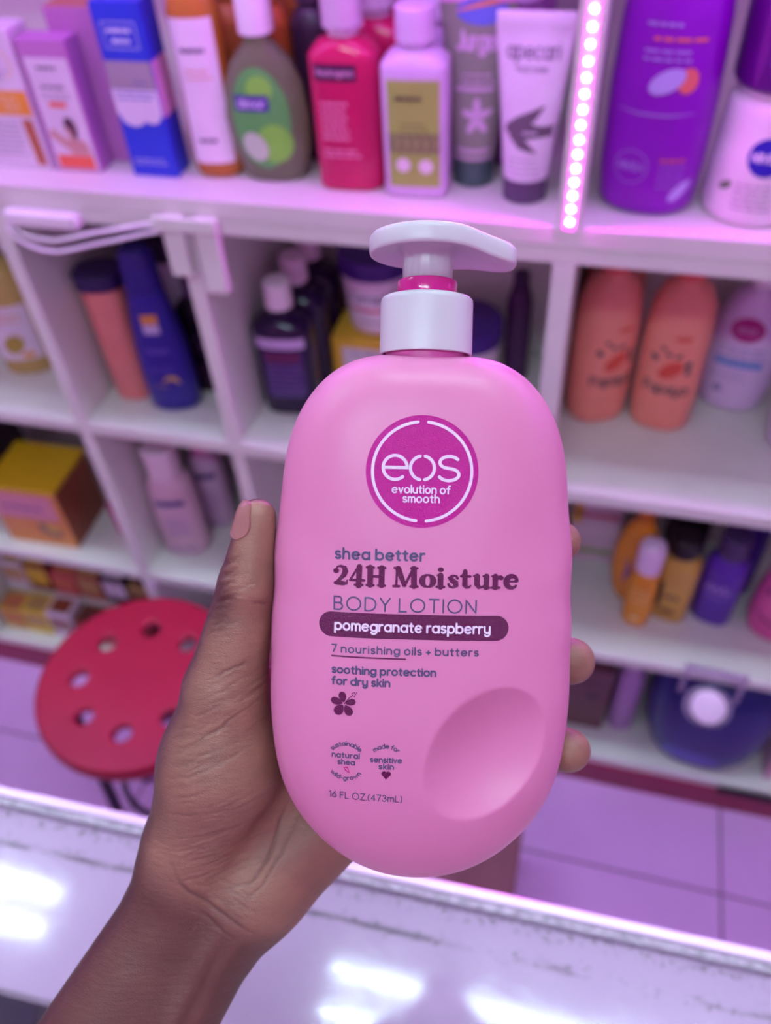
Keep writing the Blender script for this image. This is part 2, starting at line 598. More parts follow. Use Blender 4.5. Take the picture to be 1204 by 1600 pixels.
# ------------------------------------------------------------------ room shell
M_tile = mat('glazed_tile', '#dab0e6', .22, var=.04, vscale=6, coat=.25)
M_grout = mat('dark_grout', '#6b5a74', .9)
M_wall = mat('painted_wall', '#d8cfd8', .8)
M_lam = mat('white_laminate', '#e0e5da', .42, var=.04, vscale=14, bump=.05, bscale=60)
M_lam_in = M_lam
M_red = mat('maroon_plinth_paint', '#8e1740', .35, var=.08)

floor = box('floor', -2.6, 1.9, -1.5, 1.08, -.06, -.003, M_grout, b=0)
tag(floor, kind='structure')
tile0 = None
for ix in range(-5, 4):
    for iy in range(-4, 1):
        c = (.335 + .5 * ix + .25, .572 + .5 * iy + .25, 0)
        if tile0 is None:
            tile0 = box('tile', -.2482, .2482, -.2482, .2482, -.01, 0, M_tile, floor, b=.0012)
            tile0.location = c
        else:
            link_copy(tile0, floor, c)
wall = box('wall_back', -2.6, 1.9, 1.03, 1.08, -.003, 2.64, M_wall, b=0)
tag(wall, kind='structure')
ceil = box('ceiling', -2.6, 1.9, -1.5, 1.08, 2.64, 2.7, M_wall, b=0)
tag(ceil, kind='structure')

# ------------------------------------------------------------------ ceiling lamps (reflected in the counter glass)
M_tube = mat('fluorescent_tube', '#ffffff', .3, emit='#d2f6ff', es=TUBE_STRENGTH)
M_fix = mat('lamp_housing', '#f0f0f0', .4)


def ceiling_lamp(x, y, label, length=1.2):
    t = empty('ceiling_lamp', (x, y, 2.64), 0, label, 'lamp', 'twin tube ceiling lamps')
    box('housing', 0, length, -.085, .085, -.03, 0, M_fix, t, .004)
    for s in (-1, 1):
        tube('tube', [(.02, s * .048, -.045), (length - .02, s * .048, -.045)], .015, M_tube, t, 14)
        for e in (.01, length - .022):
            box('socket', e, e + .012, s * .048 - .014, s * .048 + .014, -.062, -.028, M_fix, t, .002)


ceiling_lamp(-2.33, .475, 'twin tube lamp on the ceiling, left of the two above the shelves')
ceiling_lamp(-.41, .475, 'twin tube lamp on the ceiling, right of the two above the shelves')
ceiling_lamp(-.75, -.85, 'twin tube lamp on the ceiling behind the counter')

# ------------------------------------------------------------------ shelving unit
YF, YB = .721, .985
ZA, ZB, ZC, ZD = 1.037, .705, .384, .0825
shelf = empty('shelving_unit', (0, YF, 0), 0, 'white laminate shop shelving with square bays and a maroon plinth', 'shelves')


def sbox(name, x0, x1, y0, y1, z0, z1, m, b=.001):
    v, f = box_vf(x0, x1, y0 - YF, y1 - YF, z0, z1, b)
    return mesh_obj(name, v, f, m, shelf, False)


X0, X1 = -1.62, 1.10
sbox('shelf_board', X0, X1, YF, YB, ZA - .019, ZA, M_lam)
sbox('shelf_rail', X0, X1, YF + .001, YF + .02, ZA - .037, ZA - .0195, M_lam)
sbox('shelf_board', X0, X1, YF, YB, ZB - .018, ZB, M_lam)
sbox('shelf_board', X0, X1, YF, YB, ZC - .018, ZC, M_lam)
sbox('shelf_board', X0, X1, YF, YB, ZD - .018, ZD, M_lam)
YO = .655                 # unseen upper shelf, drawn out further to keep tube light off the top bay
sbox('shelf_board', X0, X1, YO, YB, 1.38, 1.40, M_lam)
sbox('back_panel', X0, X1, YB + .0005, YB + .008, 0, 1.40, M_lam)
sbox('plinth', X0, X1, YF - .004, YF + .012, 0, ZD - .0185, M_red)
sbox('gap_shade', .315, X1, YF - .0065, YF - .0045, .058, .079, mat('painted_gap_shade', '#140e12', .6))  # dark box painted in for the shade of the gap under the board
DIV = {'l3': -1.6105, 'l2': -1.06, 'l': -.645, 'm': -.423, 'r': -.033, 'r2': .50, 'r3': 1.0905}
for k, x in DIV.items():
    t = .009 if k != 'r' else .0105
    sbox('divider', x - t, x + t, YF + .0005, YB, ZB, ZA - .0375, M_lam)
    sbox('divider', x - t, x + t, YF + .0005, YB, ZC, ZB - .0185, M_lam)
    sbox('divider', x - t, x + t, YF + .0005, YB, ZD, ZC - .0185, M_lam)
    if k not in ('l', 'm'):
        sbox('divider', x - t, x + t, YF + .0005, YB, ZA, 1.38, M_lam)
# repair battens nailed over the middle-left upright
sbox('batten', -.440, -.417, YF - .012, YF - .0005, .955, 1.020, M_lam)
sbox('batten', -.404, -.380, YF - .012, YF - .0005, .938, 1.020, M_lam)
sbox('batten', -.445, -.376, YF - .018, YF - .0125, 1.010, 1.024, M_lam)

M_plas = mat('white_plastic', '#ece6ee', .35)
# led strip down the front of the right-hand upright
M_tape = mat('led_tape', '#f0d8f0', .5, emit='#ff2ee0', es=1.1)
M_led = mat('violet_led', '#ffffff', .3, emit='#f22cf0', es=LED_STRENGTH)
strip = empty('led_strip', (-.0325, YF - .0006, 1.04), 0, 'glowing violet led strip running down the front of a white shelf upright', 'led strip')
box('tape', -.005, .005, -.0018, 0, -.004, .338, M_tape, strip, .0003)
v, f = loft_vf([(0, .0020, .0020, 2), (.0008, .0019, .0019, 2), (.0014, .0013, .0013, 2), (.0017, .0005, .0005, 2)], 12)
v = [(p[0], -p[2], p[1]) for p in v]
led0 = mesh_obj('led', v, f, M_led, strip, True, 0, (0, -.0018, .004))
for i in range(1, 28):
    link_copy(led0, strip, (0, -.0018, .004 + .0122 * i))

# the light of the strips: one runs down the upright, one along the shelf over the top bay
def area(name, loc, rot, sx, sy, col, watt):
    d = bpy.data.lights.new(name, 'AREA')
    d.shape = 'RECTANGLE'
    d.size, d.size_y = sx, sy
    d.color = col
    d.energy = watt
    o = bpy.data.objects.new(name, d)
    COL.objects.link(o)
    o.location = loc
    o.rotation_euler = rot
    return o


VIOLET = (.62, .22, 1.0)
area('shelf_strip_glow', (-.53, YF - .02, 1.377), (0, 0, 0), .98, .02, VIOLET, STRIP_W)
area('shelf_strip_glow', (.24, YF - .02, 1.377), (0, 0, 0), .5, .02, VIOLET, STRIP_W * .6)

# added violet strip, out of view on the upper shelf, to tint the aisle
M_aisle_fill = mat('added_violet_fill', '#ffffff', .4, emit='#d94cff', es=AISLE_FILL_STRENGTH)
fs = empty('led_strip', (0, YO - .0005, 1.39), 0, 'added unseen violet light strip along the front edge of the shelf above the top bay', 'led strip')
box('tape', X0, X1, -.003, 0, -.009, .009, M_plas, fs, .0004)
box('lens', X0, X1, -.0055, -.0031, -.006, .006, M_aisle_fill, fs, .0004)

# white batten lamp (off) with its lead under the top shelf
bl = empty('batten_lamp', (-.578, .712, 1.0225), 0, 'short white plastic batten lamp under the top shelf by the drooping lead', 'lamp')
box('housing', -.045, .036, -.006, .009, -.0235, -.0085, M_plas, bl, .003)
box('end_cap', .0365, .041, -.0055, .0085, -.023, -.009, M_plas, bl, .002)
lead = [(-.63, .716, .999), (-.62, .712, .992), (-.605, .709, .988), (-.59, .708, .985), (-.57, .708, .985), (-.545, .708, .991),
        (-.52, .708, .998), (-.49, .709, 1.004), (-.46, .711, 1.010), (-.438, .7085, 1.014)]
o = tube('power_lead', lead, .0026, M_plas, None, 8)
tag(o, 'white power lead drooping under the left end of the top shelf', 'cable')
o = tube('power_lead', [(p[0], p[1] - .003, p[2] - .006 - .006 * math.sin(i / 9 * math.pi)) for i, p in enumerate(lead)], .0022, M_plas, None, 8)
tag(o, 'thinner white lead hanging lowest under the top shelf', 'cable')

# ------------------------------------------------------------------ glass counter
M_edge = mat('aluminium_trim', '#e9dfee', .3, metal=.35)
M_seal = mat('grey_green_sealant', '#a3b0a8', .7, var=.45, vscale=180, bump=.6, bscale=250)


def dirty_laminate():
    m = bpy.data.materials.new('stained_white_board')
    m.use_nodes = True
    nt = m.node_tree
    b = nt.nodes['Principled BSDF']
    tc = nt.nodes.new('ShaderNodeTexCoord')
    sep = nt.nodes.new('ShaderNodeSeparateXYZ')
    nt.links.new(tc.outputs['Object'], sep.inputs[0])

    def math_(op, a, bb=None, c=None):
        n = nt.nodes.new('ShaderNodeMath')
        n.operation = op
        for i, s in enumerate((a, bb, c)):
            if s is None:
                continue
            if isinstance(s, (int, float)):
                n.inputs[i].default_value = s
            else:
                nt.links.new(s, n.inputs[i])
        return n.outputs[0]

    def noise(scale, detail=6, sc=(1, 1, 1), rough=.6):
        mp = nt.nodes.new('ShaderNodeMapping')
        mp.inputs['Scale'].default_value = sc
        nt.links.new(tc.outputs['Object'], mp.inputs[0])
        n = nt.nodes.new('ShaderNodeTexNoise')
        n.inputs['Scale'].default_value = scale
        n.inputs['Detail'].default_value = detail
        n.inputs['Roughness'].default_value = rough
        nt.links.new(mp.outputs[0], n.inputs['Vector'])
        return n.outputs['Fac']

    def band(y0, half):
        d = math_('ABSOLUTE', math_('SUBTRACT', sep.outputs['Y'], y0))
        n = nt.nodes.new('ShaderNodeMapRange')
        n.interpolation_type = 'SMOOTHSTEP'
        nt.links.new(d, n.inputs['Value'])
        n.inputs['From Min'].default_value = 0
        n.inputs['From Max'].default_value = half
        n.inputs['To Min'].default_value = 1
        n.inputs['To Max'].default_value = 0
        return n.outputs[0]

    def step(x, a, bb):
        n = nt.nodes.new('ShaderNodeMapRange')
        n.interpolation_type = 'SMOOTHSTEP'
        nt.links.new(x, n.inputs['Value'])
        n.inputs['From Min'].default_value = a
        n.inputs['From Max'].default_value = bb
        return n.outputs[0]
    # grime gathered in a line, smears round it and loose specks
    line = math_('MULTIPLY', band(-.0345, .0035), step(noise(16, 8, (1, 3, 1), .7), .44, .62))
    line2 = math_('MULTIPLY', band(-.0345, .011), step(noise(150, 6, (1, 1, 1), .75), .56, .68))
    near = math_('MULTIPLY', band(-.015, .009), step(noise(220, 6, (1, 1, 1), .75), .52, .66))
    speck = math_('MULTIPLY', step(noise(420, 3), .70, .76), step(noise(24, 3), .45, .6))
    tot = math_('MINIMUM', math_('ADD', math_('ADD', math_('MULTIPLY', line, .75), line2), math_('ADD', near, speck)), .9)
    mix = nt.nodes.new('ShaderNodeMix')
    mix.data_type = 'RGBA'
    mix.inputs[6].default_value = lin('#f2d8f0')
    mix.inputs[7].default_value = lin('#3c2c30')
    nt.links.new(tot, mix.inputs[0])
    nt.links.new(mix.outputs[2], b.inputs['Base Color'])
    b.inputs['Roughness'].default_value = .5
    return m


def clear_glass(name, tint='#fbf7fc', rough=.03, fac=1.0):
    """thin pane: clear, with mirror reflection at its surface (smeared a little by scratches)"""
    m = bpy.data.materials.new(name)
    m.use_nodes = True
    nt = m.node_tree
    nt.nodes.remove(nt.nodes['Principled BSDF'])
    out = nt.nodes['Material Output']
    tr = nt.nodes.new('ShaderNodeBsdfTransparent')
    tr.inputs[0].default_value = lin(tint)
    gl = nt.nodes.new('ShaderNodeBsdfGlossy')
    tc = nt.nodes.new('ShaderNodeTexCoord')
    mp = nt.nodes.new('ShaderNodeMapping')
    mp.inputs['Scale'].default_value = (1, 9, 1)
    mp.inputs['Rotation'].default_value = (0, 0, .5)
    nz = nt.nodes.new('ShaderNodeTexNoise')
    nz.inputs['Scale'].default_value = 70
    nz.inputs['Detail'].default_value = 8
    nt.links.new(tc.outputs['Object'], mp.inputs[0])
    nt.links.new(mp.outputs[0], nz.inputs['Vector'])
    mr = nt.nodes.new('ShaderNodeMapRange')
    mr.inputs['From Min'].default_value = .4
    mr.inputs['From Max'].default_value = .7
    mr.inputs['To Min'].default_value = rough
    mr.inputs['To Max'].default_value = rough * 3.5
    nt.links.new(nz.outputs['Fac'], mr.inputs['Value'])
    nt.links.new(mr.outputs[0], gl.inputs['Roughness'])
    fr = nt.nodes.new('ShaderNodeFresnel')
    fr.inputs['IOR'].default_value = 1.5
    mx = nt.nodes.new('ShaderNodeMixShader')
    mul = nt.nodes.new('ShaderNodeMath')
    mul.operation = 'MULTIPLY'
    mul.inputs[1].default_value = fac
    nt.links.new(fr.outputs[0], mul.inputs[0])
    nt.links.new(mul.outputs[0], mx.inputs[0])
    nt.links.new(tr.outputs[0], mx.inputs[1])
    nt.links.new(gl.outputs[0], mx.inputs[2])
    nt.links.new(mx.outputs[0], out.inputs['Surface'])
    return m


M_board = dirty_laminate()
M_pane = clear_glass('counter_glass', rough=.05)
cnt = empty('display_counter', (0, .1942, 0), .0255, 'white glass-topped display counter with a grimy back edge', 'counter')
ZT = .86
box('glass_top', -1.3, 1.3, -.72, -.0075, ZT - .006, ZT, M_pane, cnt, .0008)
box('back_rail', -1.3, 1.3, -.117, -.0074, ZT - .032, ZT - .0065, M_board, cnt, .001)
box('edge_trim', -1.3, 1.3, -.0068, .0, ZT - .034, ZT + .0012, M_edge, cnt, .0012)
box('sealant_bead', -1.3, 1.3, -.0125, -.0074, ZT + .0001, ZT + .0007, M_seal, cnt, .0003)
box('front_rail', -1.3, 1.3, -.74, -.702, ZT - .032, ZT - .0065, M_lam, cnt, .001)
box('back_panel', -1.3, 1.3, -.018, -.002, .0, ZT - .0345, M_lam, cnt, .001)
box('front_panel', -1.3, 1.3, -.735, -.72, .0, ZT - .0325, M_lam, cnt, .001)
box('end_panel', -1.3, -1.28, -.7195, -.0185, .0, ZT - .0325, M_lam, cnt, .001)
box('end_panel', 1.28, 1.3, -.7195, -.0185, .0, ZT - .0325, M_lam, cnt, .001)
box('inner_shelf', -1.279, 1.279, -.7195, -.0185, .685, .70, M_lam, cnt, .001)
M_dk = mat('dark_violet_card', '#3a2c50', .4)
M_dk2 = mat('grey_violet_card', '#77698c', .4)
for i, (x, y, s, m, lb) in enumerate(((-.36, .055, .05, M_dk, 'small dark violet box under the counter glass in the corner'),
                                      (-.30, -.0, .045, M_dk2, 'small grey violet box under the counter glass in the corner'))):
    t = empty('small_box', (x, y, .7005), .3 + i, lb, 'box')
    box('carton', -s, s, -s * .5, s * .5, 0, .045, m, t, .001)
    box('lid_flap', -s * .98, s * .98, -s * .49, s * .49, .0452, .0462, m, t, .0003)

# ------------------------------------------------------------------ red stool in the aisle
M_stool = mat('red_plastic', '#a6143a', .38, var=.03, sss=.0)
M_leg = mat('dark_steel', '#4a3f52', .35, metal=.7)
st = empty('stool', (-.530, .502, 0), 0, 'round red plastic stool with a ring of holes in its seat', 'stool')
cu = bpy.data.curves.new('seat_outline', 'CURVE')
cu.dimensions = '2D'
cu.fill_mode = 'BOTH'
cu.extrude = .004
cu.bevel_depth = .004
cu.bevel_resolution = 3
circles = [(0, 0, .1345)] + [(.082 * math.cos(math.radians(12 + 45 * i)), .082 * math.sin(math.radians(12 + 45 * i)), .0165) for i in range(8)]
for (x, y, r) in circles:
    s = cu.splines.new('POLY')
    n = 96 if r > .1 else 32
    s.points.add(n - 1)
    for k in range(n):
        t = 2 * math.pi * k / n
        s.points[k].co = (x + r * math.cos(t), y + r * math.sin(t), 0, 1)
    s.use_cyclic_u = True
tmp = bpy.data.objects.new('tmp', cu)
COL.objects.link(tmp)
dg = bpy.context.evaluated_depsgraph_get()
me = bpy.data.meshes.new_from_object(tmp.evaluated_get(dg))
bpy.data.objects.remove(tmp)
me.shade_smooth()
me.set_sharp_from_angle(angle=.9)
me.materials.clear()
me.materials.append(M_stool)
seat = bpy.data.objects.new('seat', me)
COL.objects.link(seat)
seat.parent = st
seat.location = (0, 0, .443)
sec = []
for k in range(13):
    t = math.pi * k / 12
    sec.append((.424 + .028 * k / 12, .1365 + .0035 * math.sin(t), .1365 + .0035 * math.sin(t), 2))
v, f = loft_vf(sec, 96, caps=False)
mesh_obj('rim', v, f, M_stool, st, True, 0)
for i in range(4):
    a = math.radians(28 + 90 * i)
    c, s_ = math.cos(a), math.sin(a)
    b = math.radians(28 + 90 * i + 55)
    tube('leg', [(.105 * c, .105 * s_, .434), (.10 * c, .10 * s_, .41), (.145 * math.cos(b) * .8 + .03 * c, .145 * math.sin(b) * .8 + .03 * s_, .02),
                 (.15 * math.cos(b) * .8 + .03 * c, .15 * math.sin(b) * .8 + .03 * s_, 0.0)], .0085, M_leg, st, 10)
tube('leg_ring', [(.088 * math.cos(2 * math.pi * k / 24), .088 * math.sin(2 * math.pi * k / 24), .2) for k in range(25)], .005, M_leg, st, 8)

# brown carton on the floor behind the counter
M_card = mat('brown_cardboard', '#84565e', .75, var=.1, vscale=20)
t = empty('cardboard_box', (-.13, .42, 0), 0, 'brown cardboard box on the floor right behind the counter', 'box')
box('carton', -.14, .143, -.12, .135, 0, .115, M_card, t, .002)
box('flap', -.139, .142, .004, .134, .1155, .118, M_card, t, .0008)
box('flap', -.139, .142, -.119, -.001, .1155, .118, M_card, t, .0008)
# ------------------------------------------------------------------ pink pump bottle (local frame in millimetres, scaled to metres)
def hold_matrix():
    bx, by, bz, o = [Vector(q) for q in HOLD]
    m = Matrix((bx, by, bz)).transposed().to_4x4()
    m.translation = o
    return m


MM = .001
PINK = '#da84ae'
M_pink = mat('soft_pink_plastic', PINK, .36, var=.012, vscale=25, sss=.12)
M_pink_in = mat('pink_neck_plastic', '#d05aa0', .4)
M_white_p = mat('white_pump_plastic', '#cccccf', .3, var=.01, sss=.1)
M_mag_ring = mat('raspberry_clear_plastic', '#cf1d84', .2, coat=.4)
M_ink_mag = mat('magenta_foil_print', '#c2188c', .24, var=.03, vscale=800, bump=.6, bscale=3000)
M_ink_berry = mat('berry_foil_print', '#640c48', .24, var=.05, vscale=800, bump=.6, bscale=3000)
M_ink_slate = mat('slate_foil_print', '#4e4a6c', .34, var=.04, vscale=900)
M_ink_white = mat('pale_lilac_print', '#f3e2fb', .5)

bot = empty('lotion_bottle', (0, 0, 0), 0, 'pink pump bottle of body lotion held up in the hand', 'bottle')
bot.matrix_world = hold_matrix()

T_B = 24.0
ol = np.array(BODY_OUTLINE)
ol = np.concatenate([ol, ol * np.array([-1, 1]) + np.array([.2, 0])])
ol[:, 1] = np.minimum(ol[:, 1], 80.9)
psi = np.arctan2(ol[:, 0] - .1, ol[:, 1])      # from the bottle's upright axis; the outline is symmetric about it
rad = np.hypot(ol[:, 0] - .1, ol[:, 1])
KH = 15
coef = np.linalg.lstsq(np.concatenate([np.cos(np.outer(psi, np.arange(KH))), np.diag(.004 * np.arange(KH) ** 2)]),
                       np.concatenate([rad, np.zeros(KH)]), rcond=None)[0]
grid = np.linspace(-math.pi, math.pi, 1441)[:-1]
rho = np.cos(np.outer(np.pi / 2 - grid, np.arange(KH))) @ coef
rho = np.minimum(rho, np.where(np.sin(grid) > .2, 80.9 / np.maximum(np.sin(grid), .2), 1e3))


def rho_at(phi):
    return np.interp(phi, np.append(grid, math.pi), np.append(rho, rho[0]))


DIM_C, DIM_U, DIM_A, DIM_B, DIM_D = (19.0, -37.6), (.55, .835), 22.6, 16.4, 7.8


def dimple(x, z):
    dx, dz = x - DIM_C[0], z - DIM_C[1]
    u = dx * DIM_U[0] + dz * DIM_U[1]
    w_ = -dx * DIM_U[1] + dz * DIM_U[0]
    q = (u / DIM_A) ** 2 + (w_ / DIM_B) ** 2
    h = np.clip(1 - q, 0, 1)
    return DIM_D * (np.sqrt(h * h + .0036) - .06) * (h > 0)


def fall(phi):
    """roundness of the edge: the shoulder under the neck stays thick"""
    return 3.0 + 13 * np.exp(-((phi - math.pi / 2) / .42) ** 2)


def body_front(x, z, hollow=True):
    ph = np.arctan2(z, x)
    s = np.clip(np.hypot(x, z) / rho_at(ph), 0, 1)
    y = -T_B * np.sqrt(np.maximum(1 - s ** fall(ph), 0))
    return y + (dimple(x, z) if hollow else 0)


def bottle_body():
    NS, NR = 480, 110
    phi = np.linspace(-math.pi, math.pi, NS + 1)[:-1]
    rr = rho_at(phi)
    V, F = [], []
    ss = np.sin(np.linspace(0, math.pi / 2, NR + 1)) ** .9
    ss[-1] = 1.
    V.append((0, float(body_front(0., 0.)), 0))
    for k in range(1, NR + 1):
        x, z = ss[k] * rr * np.cos(phi), ss[k] * rr * np.sin(phi)
        y = -T_B * np.sqrt(np.maximum(1 - ss[k] ** fall(phi), 0)) + dimple(x, z)
        V += list(zip(x, y, z))
    nb = 40
    sb = np.sin(np.linspace(math.pi / 2, 0, nb + 1))[1:] ** .9
    for k in range(nb - 1):
        x, z = sb[k] * rr * np.cos(phi), sb[k] * rr * np.sin(phi)
        y = T_B * np.sqrt(np.maximum(1 - sb[k] ** fall(phi), 0))
        V += list(zip(x, y, z))
    V.append((0, T_B, 0))
    last = len(V) - 1
    for j in range(NS):
        j2 = (j + 1) % NS
        F.append((0, 1 + j, 1 + j2))
        for k in range(NR + nb - 2):
            a = 1 + k * NS
            F.append((a + j, a + NS + j, a + NS + j2, a + j2))
        a = 1 + (NR + nb - 2) * NS
        F.append((a + j, last, a + j2))
    V = [(p[0] * MM, p[1] * MM, p[2] * MM) for p in V]
    return mesh_obj('body', V, F, M_pink, bot, True, 0)


bottle_body()


def lathe_mm(name, prof, m, x=-.7, seg=64, parent=None):
    sec = [(z * MM, r * MM, r * MM, 2, x * MM) for r, z in prof]
    return loft(name, sec, m, parent or bot, seg, True, .6)


lathe_mm('neck', [(12.6, 79), (12.6, 83.2), (10, 83.4), (10, 98.5)], M_pink_in)
lathe_mm('collar', [(13.0, 84.5), (13.3, 81.7), (13.9, 81.35), (14.35, 81.6), (14.35, 97.2), (14.2, 98.2), (13.6, 98.9), (12.6, 99.2), (9.6, 99.2)], M_white_p)
lathe_mm('lock_ring', [(9.2, 99.0), (9.3, 99.3), (9.3, 103.4), (9.0, 104.1), (8.2, 104.4), (7.6, 104.4)], M_mag_ring)
# ribbed stem
V, F = [], []
SEG = 80
for i, (r, z) in enumerate([(7.2, 104.0), (7.6, 104.4), (7.7, 109.0), (7.9, 112.6), (8.4, 114.2), (9.2, 115.0)]):
    for k in range(SEG):
        t = 2 * math.pi * k / SEG
        q = r + (.12 * math.cos(20 * t) if i < 3 else 0)
        V.append(((-.7 + q * math.cos(t)) * MM, q * math.sin(t) * MM, z * MM))
for i in range(5):
    for k in range(SEG):
        k2 = (k + 1) % SEG
        F.append((i * SEG + k, i * SEG + k2, (i + 1) * SEG + k2, (i + 1) * SEG + k))
mesh_obj('stem', V, F, M_white_p, bot, True, .9)

# pump head: a round pad drawn out into a drooping spout
half = [(18.3 * math.cos(math.radians(a)), 18.3 * math.sin(math.radians(a))) for a in range(180, 62, -6)]
half += [(10.8, 15.3), (13.4, 13.6), (16, 11.9), (18.6, 10.4), (21.2, 9.1), (23.6, 7.9), (25.6, 6.3), (26.8, 4.3), (27.3, 2.1)]
full = half + [(27.4, 0)] + [(x, -y) for x, y in half[::-1]][:-1]
full = np.array(full)
d = np.linalg.norm(np.roll(full, -1, 0) - full, axis=1)
cum = np.concatenate([[0], np.cumsum(d)])
tt = np.linspace(0, cum[-1], 161)[:-1]
fx = np.interp(tt, cum, np.append(full[:, 0], full[0, 0]))
fy = np.interp(tt, cum, np.append(full[:, 1], full[0, 1]))
V, F = [], []
prof = [(.0, 114.6), (.45, 114.5), (.78, 113.5), (.90, 112.3), (.955, 111.8), (.985, 112.0), (1.0, 112.8), (1.0, 116.2), (.988, 117.1), (.955, 117.8), (.88, 118.3), (.6, 118.9), (.0, 119.1)]
n = len(fx)
for s, z in prof:
    for k in range(n):
        x, y = fx[k] * s, fy[k] * s
        q = min(max((x - 7) / 21, 0), 1)
        V.append(((x - .7) * MM, y * MM, (z - 3.0 * q * q * (3 - 2 * q)) * MM))
for i in range(len(prof) - 1):
    for k in range(n):
        k2 = (k + 1) % n
        F.append((i * n + k, i * n + k2, (i + 1) * n + k2, (i + 1) * n + k))
mesh_obj('pump_head', V, F, M_white_p, bot, True, 0)


# --- print on the front (millimetres)
class MPrint(Print):
    def __init__(self, eps=.10):
        super().__init__(lambda x, z: float(body_front(x, z)), eps, 1.2)

    def build(self, name, m, parent):
        V = [(p[0] * MM, (self.front(p[0], p[1]) - self.eps - .004 * k) * MM, p[1] * MM) for p, k in zip(self.v, self.layers())]
        F = []
        for f in self.f:
            a, b, c = [self.v[i] for i in f[:3]]
            if (b[0] - a[0]) * (c[1] - a[1]) - (b[1] - a[1]) * (c[0] - a[0]) < 0:
                f = f[::-1]
            F.append(f)
        return mesh_obj(name, V, F, m, parent, True, 0)


LX, LZ = -1.9, 45.3
g = MPrint(.08)
g.disc(LX, LZ, 16.1, rings=16, seg=96)
logo = g.build('emblem_disc', M_ink_mag, bot)
g = MPrint(.16)
g.ring(LX, LZ, 13.75, 14.6, 60, 96, 264)
g.ring(LX, LZ, 13.75, 14.6, 60, 84, -84)
r = 3.42
ex, ez = LX - 7.75, LZ + 1.05
g.ribbon([(ex - r, ez - .0), (ex + r, ez - .0)] + arc(ex, ez, r, r, 1, 310, 40), .9)
ox = LX + .05
g.ribbon(arc(ox, ez, r, r, 102, 258, 24), .9)
g.ribbon(arc(ox, ez, r, r, 78, -78, 24), .9)
sx_ = LX + 7.7
g.ribbon(arc(sx_ + .05, ez + 1.72, 2.75, 1.72, 32, 240, 22) + arc(sx_ - .1, ez - 1.72, 2.9, 1.72, 62, -155, 24), .9)
g.text('evolution of', LX - .2, LZ - 6.15, 2.95, .40, 16.4, centre=True)
g.text('smooth', LX - .1, LZ - 8.75, 2.95, .40, 10.3, centre=True)
g.build('emblem_lettering', M_ink_white, logo)

g = MPrint(.1)
g.text('shea better', -26.3, 19.75, 4.0, .66, 25.6)
g.text('BODY LOTION', -26.4, 4.85, 5.2, .46, 41.0)
g.text('7 nourishing oils + butters', -26.8, -7.6, 2.85, .42, 42.4)
g.text('soothing protection', -26.6, -13.75, 2.9, .52, 30.0)
g.text('for dry skin', -26.6, -17.15, 2.9, .52, 16.8)
g.text_arc('sustainable', -22.1, -40.6, 5.6, 1.75, .27, 90, .17)
g.text('natural', -22.2, -39.25, 2.1, .36, 8.0, centre=True)
g.text('shea', -22.0, -41.35, 2.1, .36, 4.9, centre=True)
g.text_arc('wild-grown', -22.1, -40.4, 5.5, 1.75, .27, 270, .2, under=True)
g.text_arc('made for', -10.3, -40.4, 5.2, 1.75, .27, 90, .17)
g.text('sensitive', -10.3, -40.0, 2.1, .36, 9.1, centre=True)
g.text('skin', -10.2, -42.05, 2.1, .36, 4.2, centre=True)
g.text('16 FL OZ.(473mL)', -27.0, -52.4, 2.8, .28, 21.6)
g.build('slate_lettering', M_ink_slate, bot)

# pill
g = MPrint(.08)
pz, pr, pa, pb = .45, 3.65, -30.8 + 3.65, 24.4 - 3.65
g.rect(pa, pb, pz - pr, pz + pr, 44, 8)
for cxp, s in ((pa, -1), (pb, 1)):
    pts = [(cxp + s * pr * math.cos(t), pz + pr * math.sin(t)) for t in np.linspace(-math.pi / 2, math.pi / 2, 17)]
    g.fill([(cxp, pz - pr)] + pts[1:-1] + [(cxp, pz + pr)])
pill = g.build('flavour_pill', M_ink_berry, bot)
g = MPrint(.17)
g.text('pomegranate raspberry', -26.0, -1.0, 3.75, .56, 44.8)
g.build('flavour_lettering', M_ink_white, pill)

# bold headline "24H Moisture", flower, rule, heart, leaf
g = MPrint(.1)
CH = 5.85


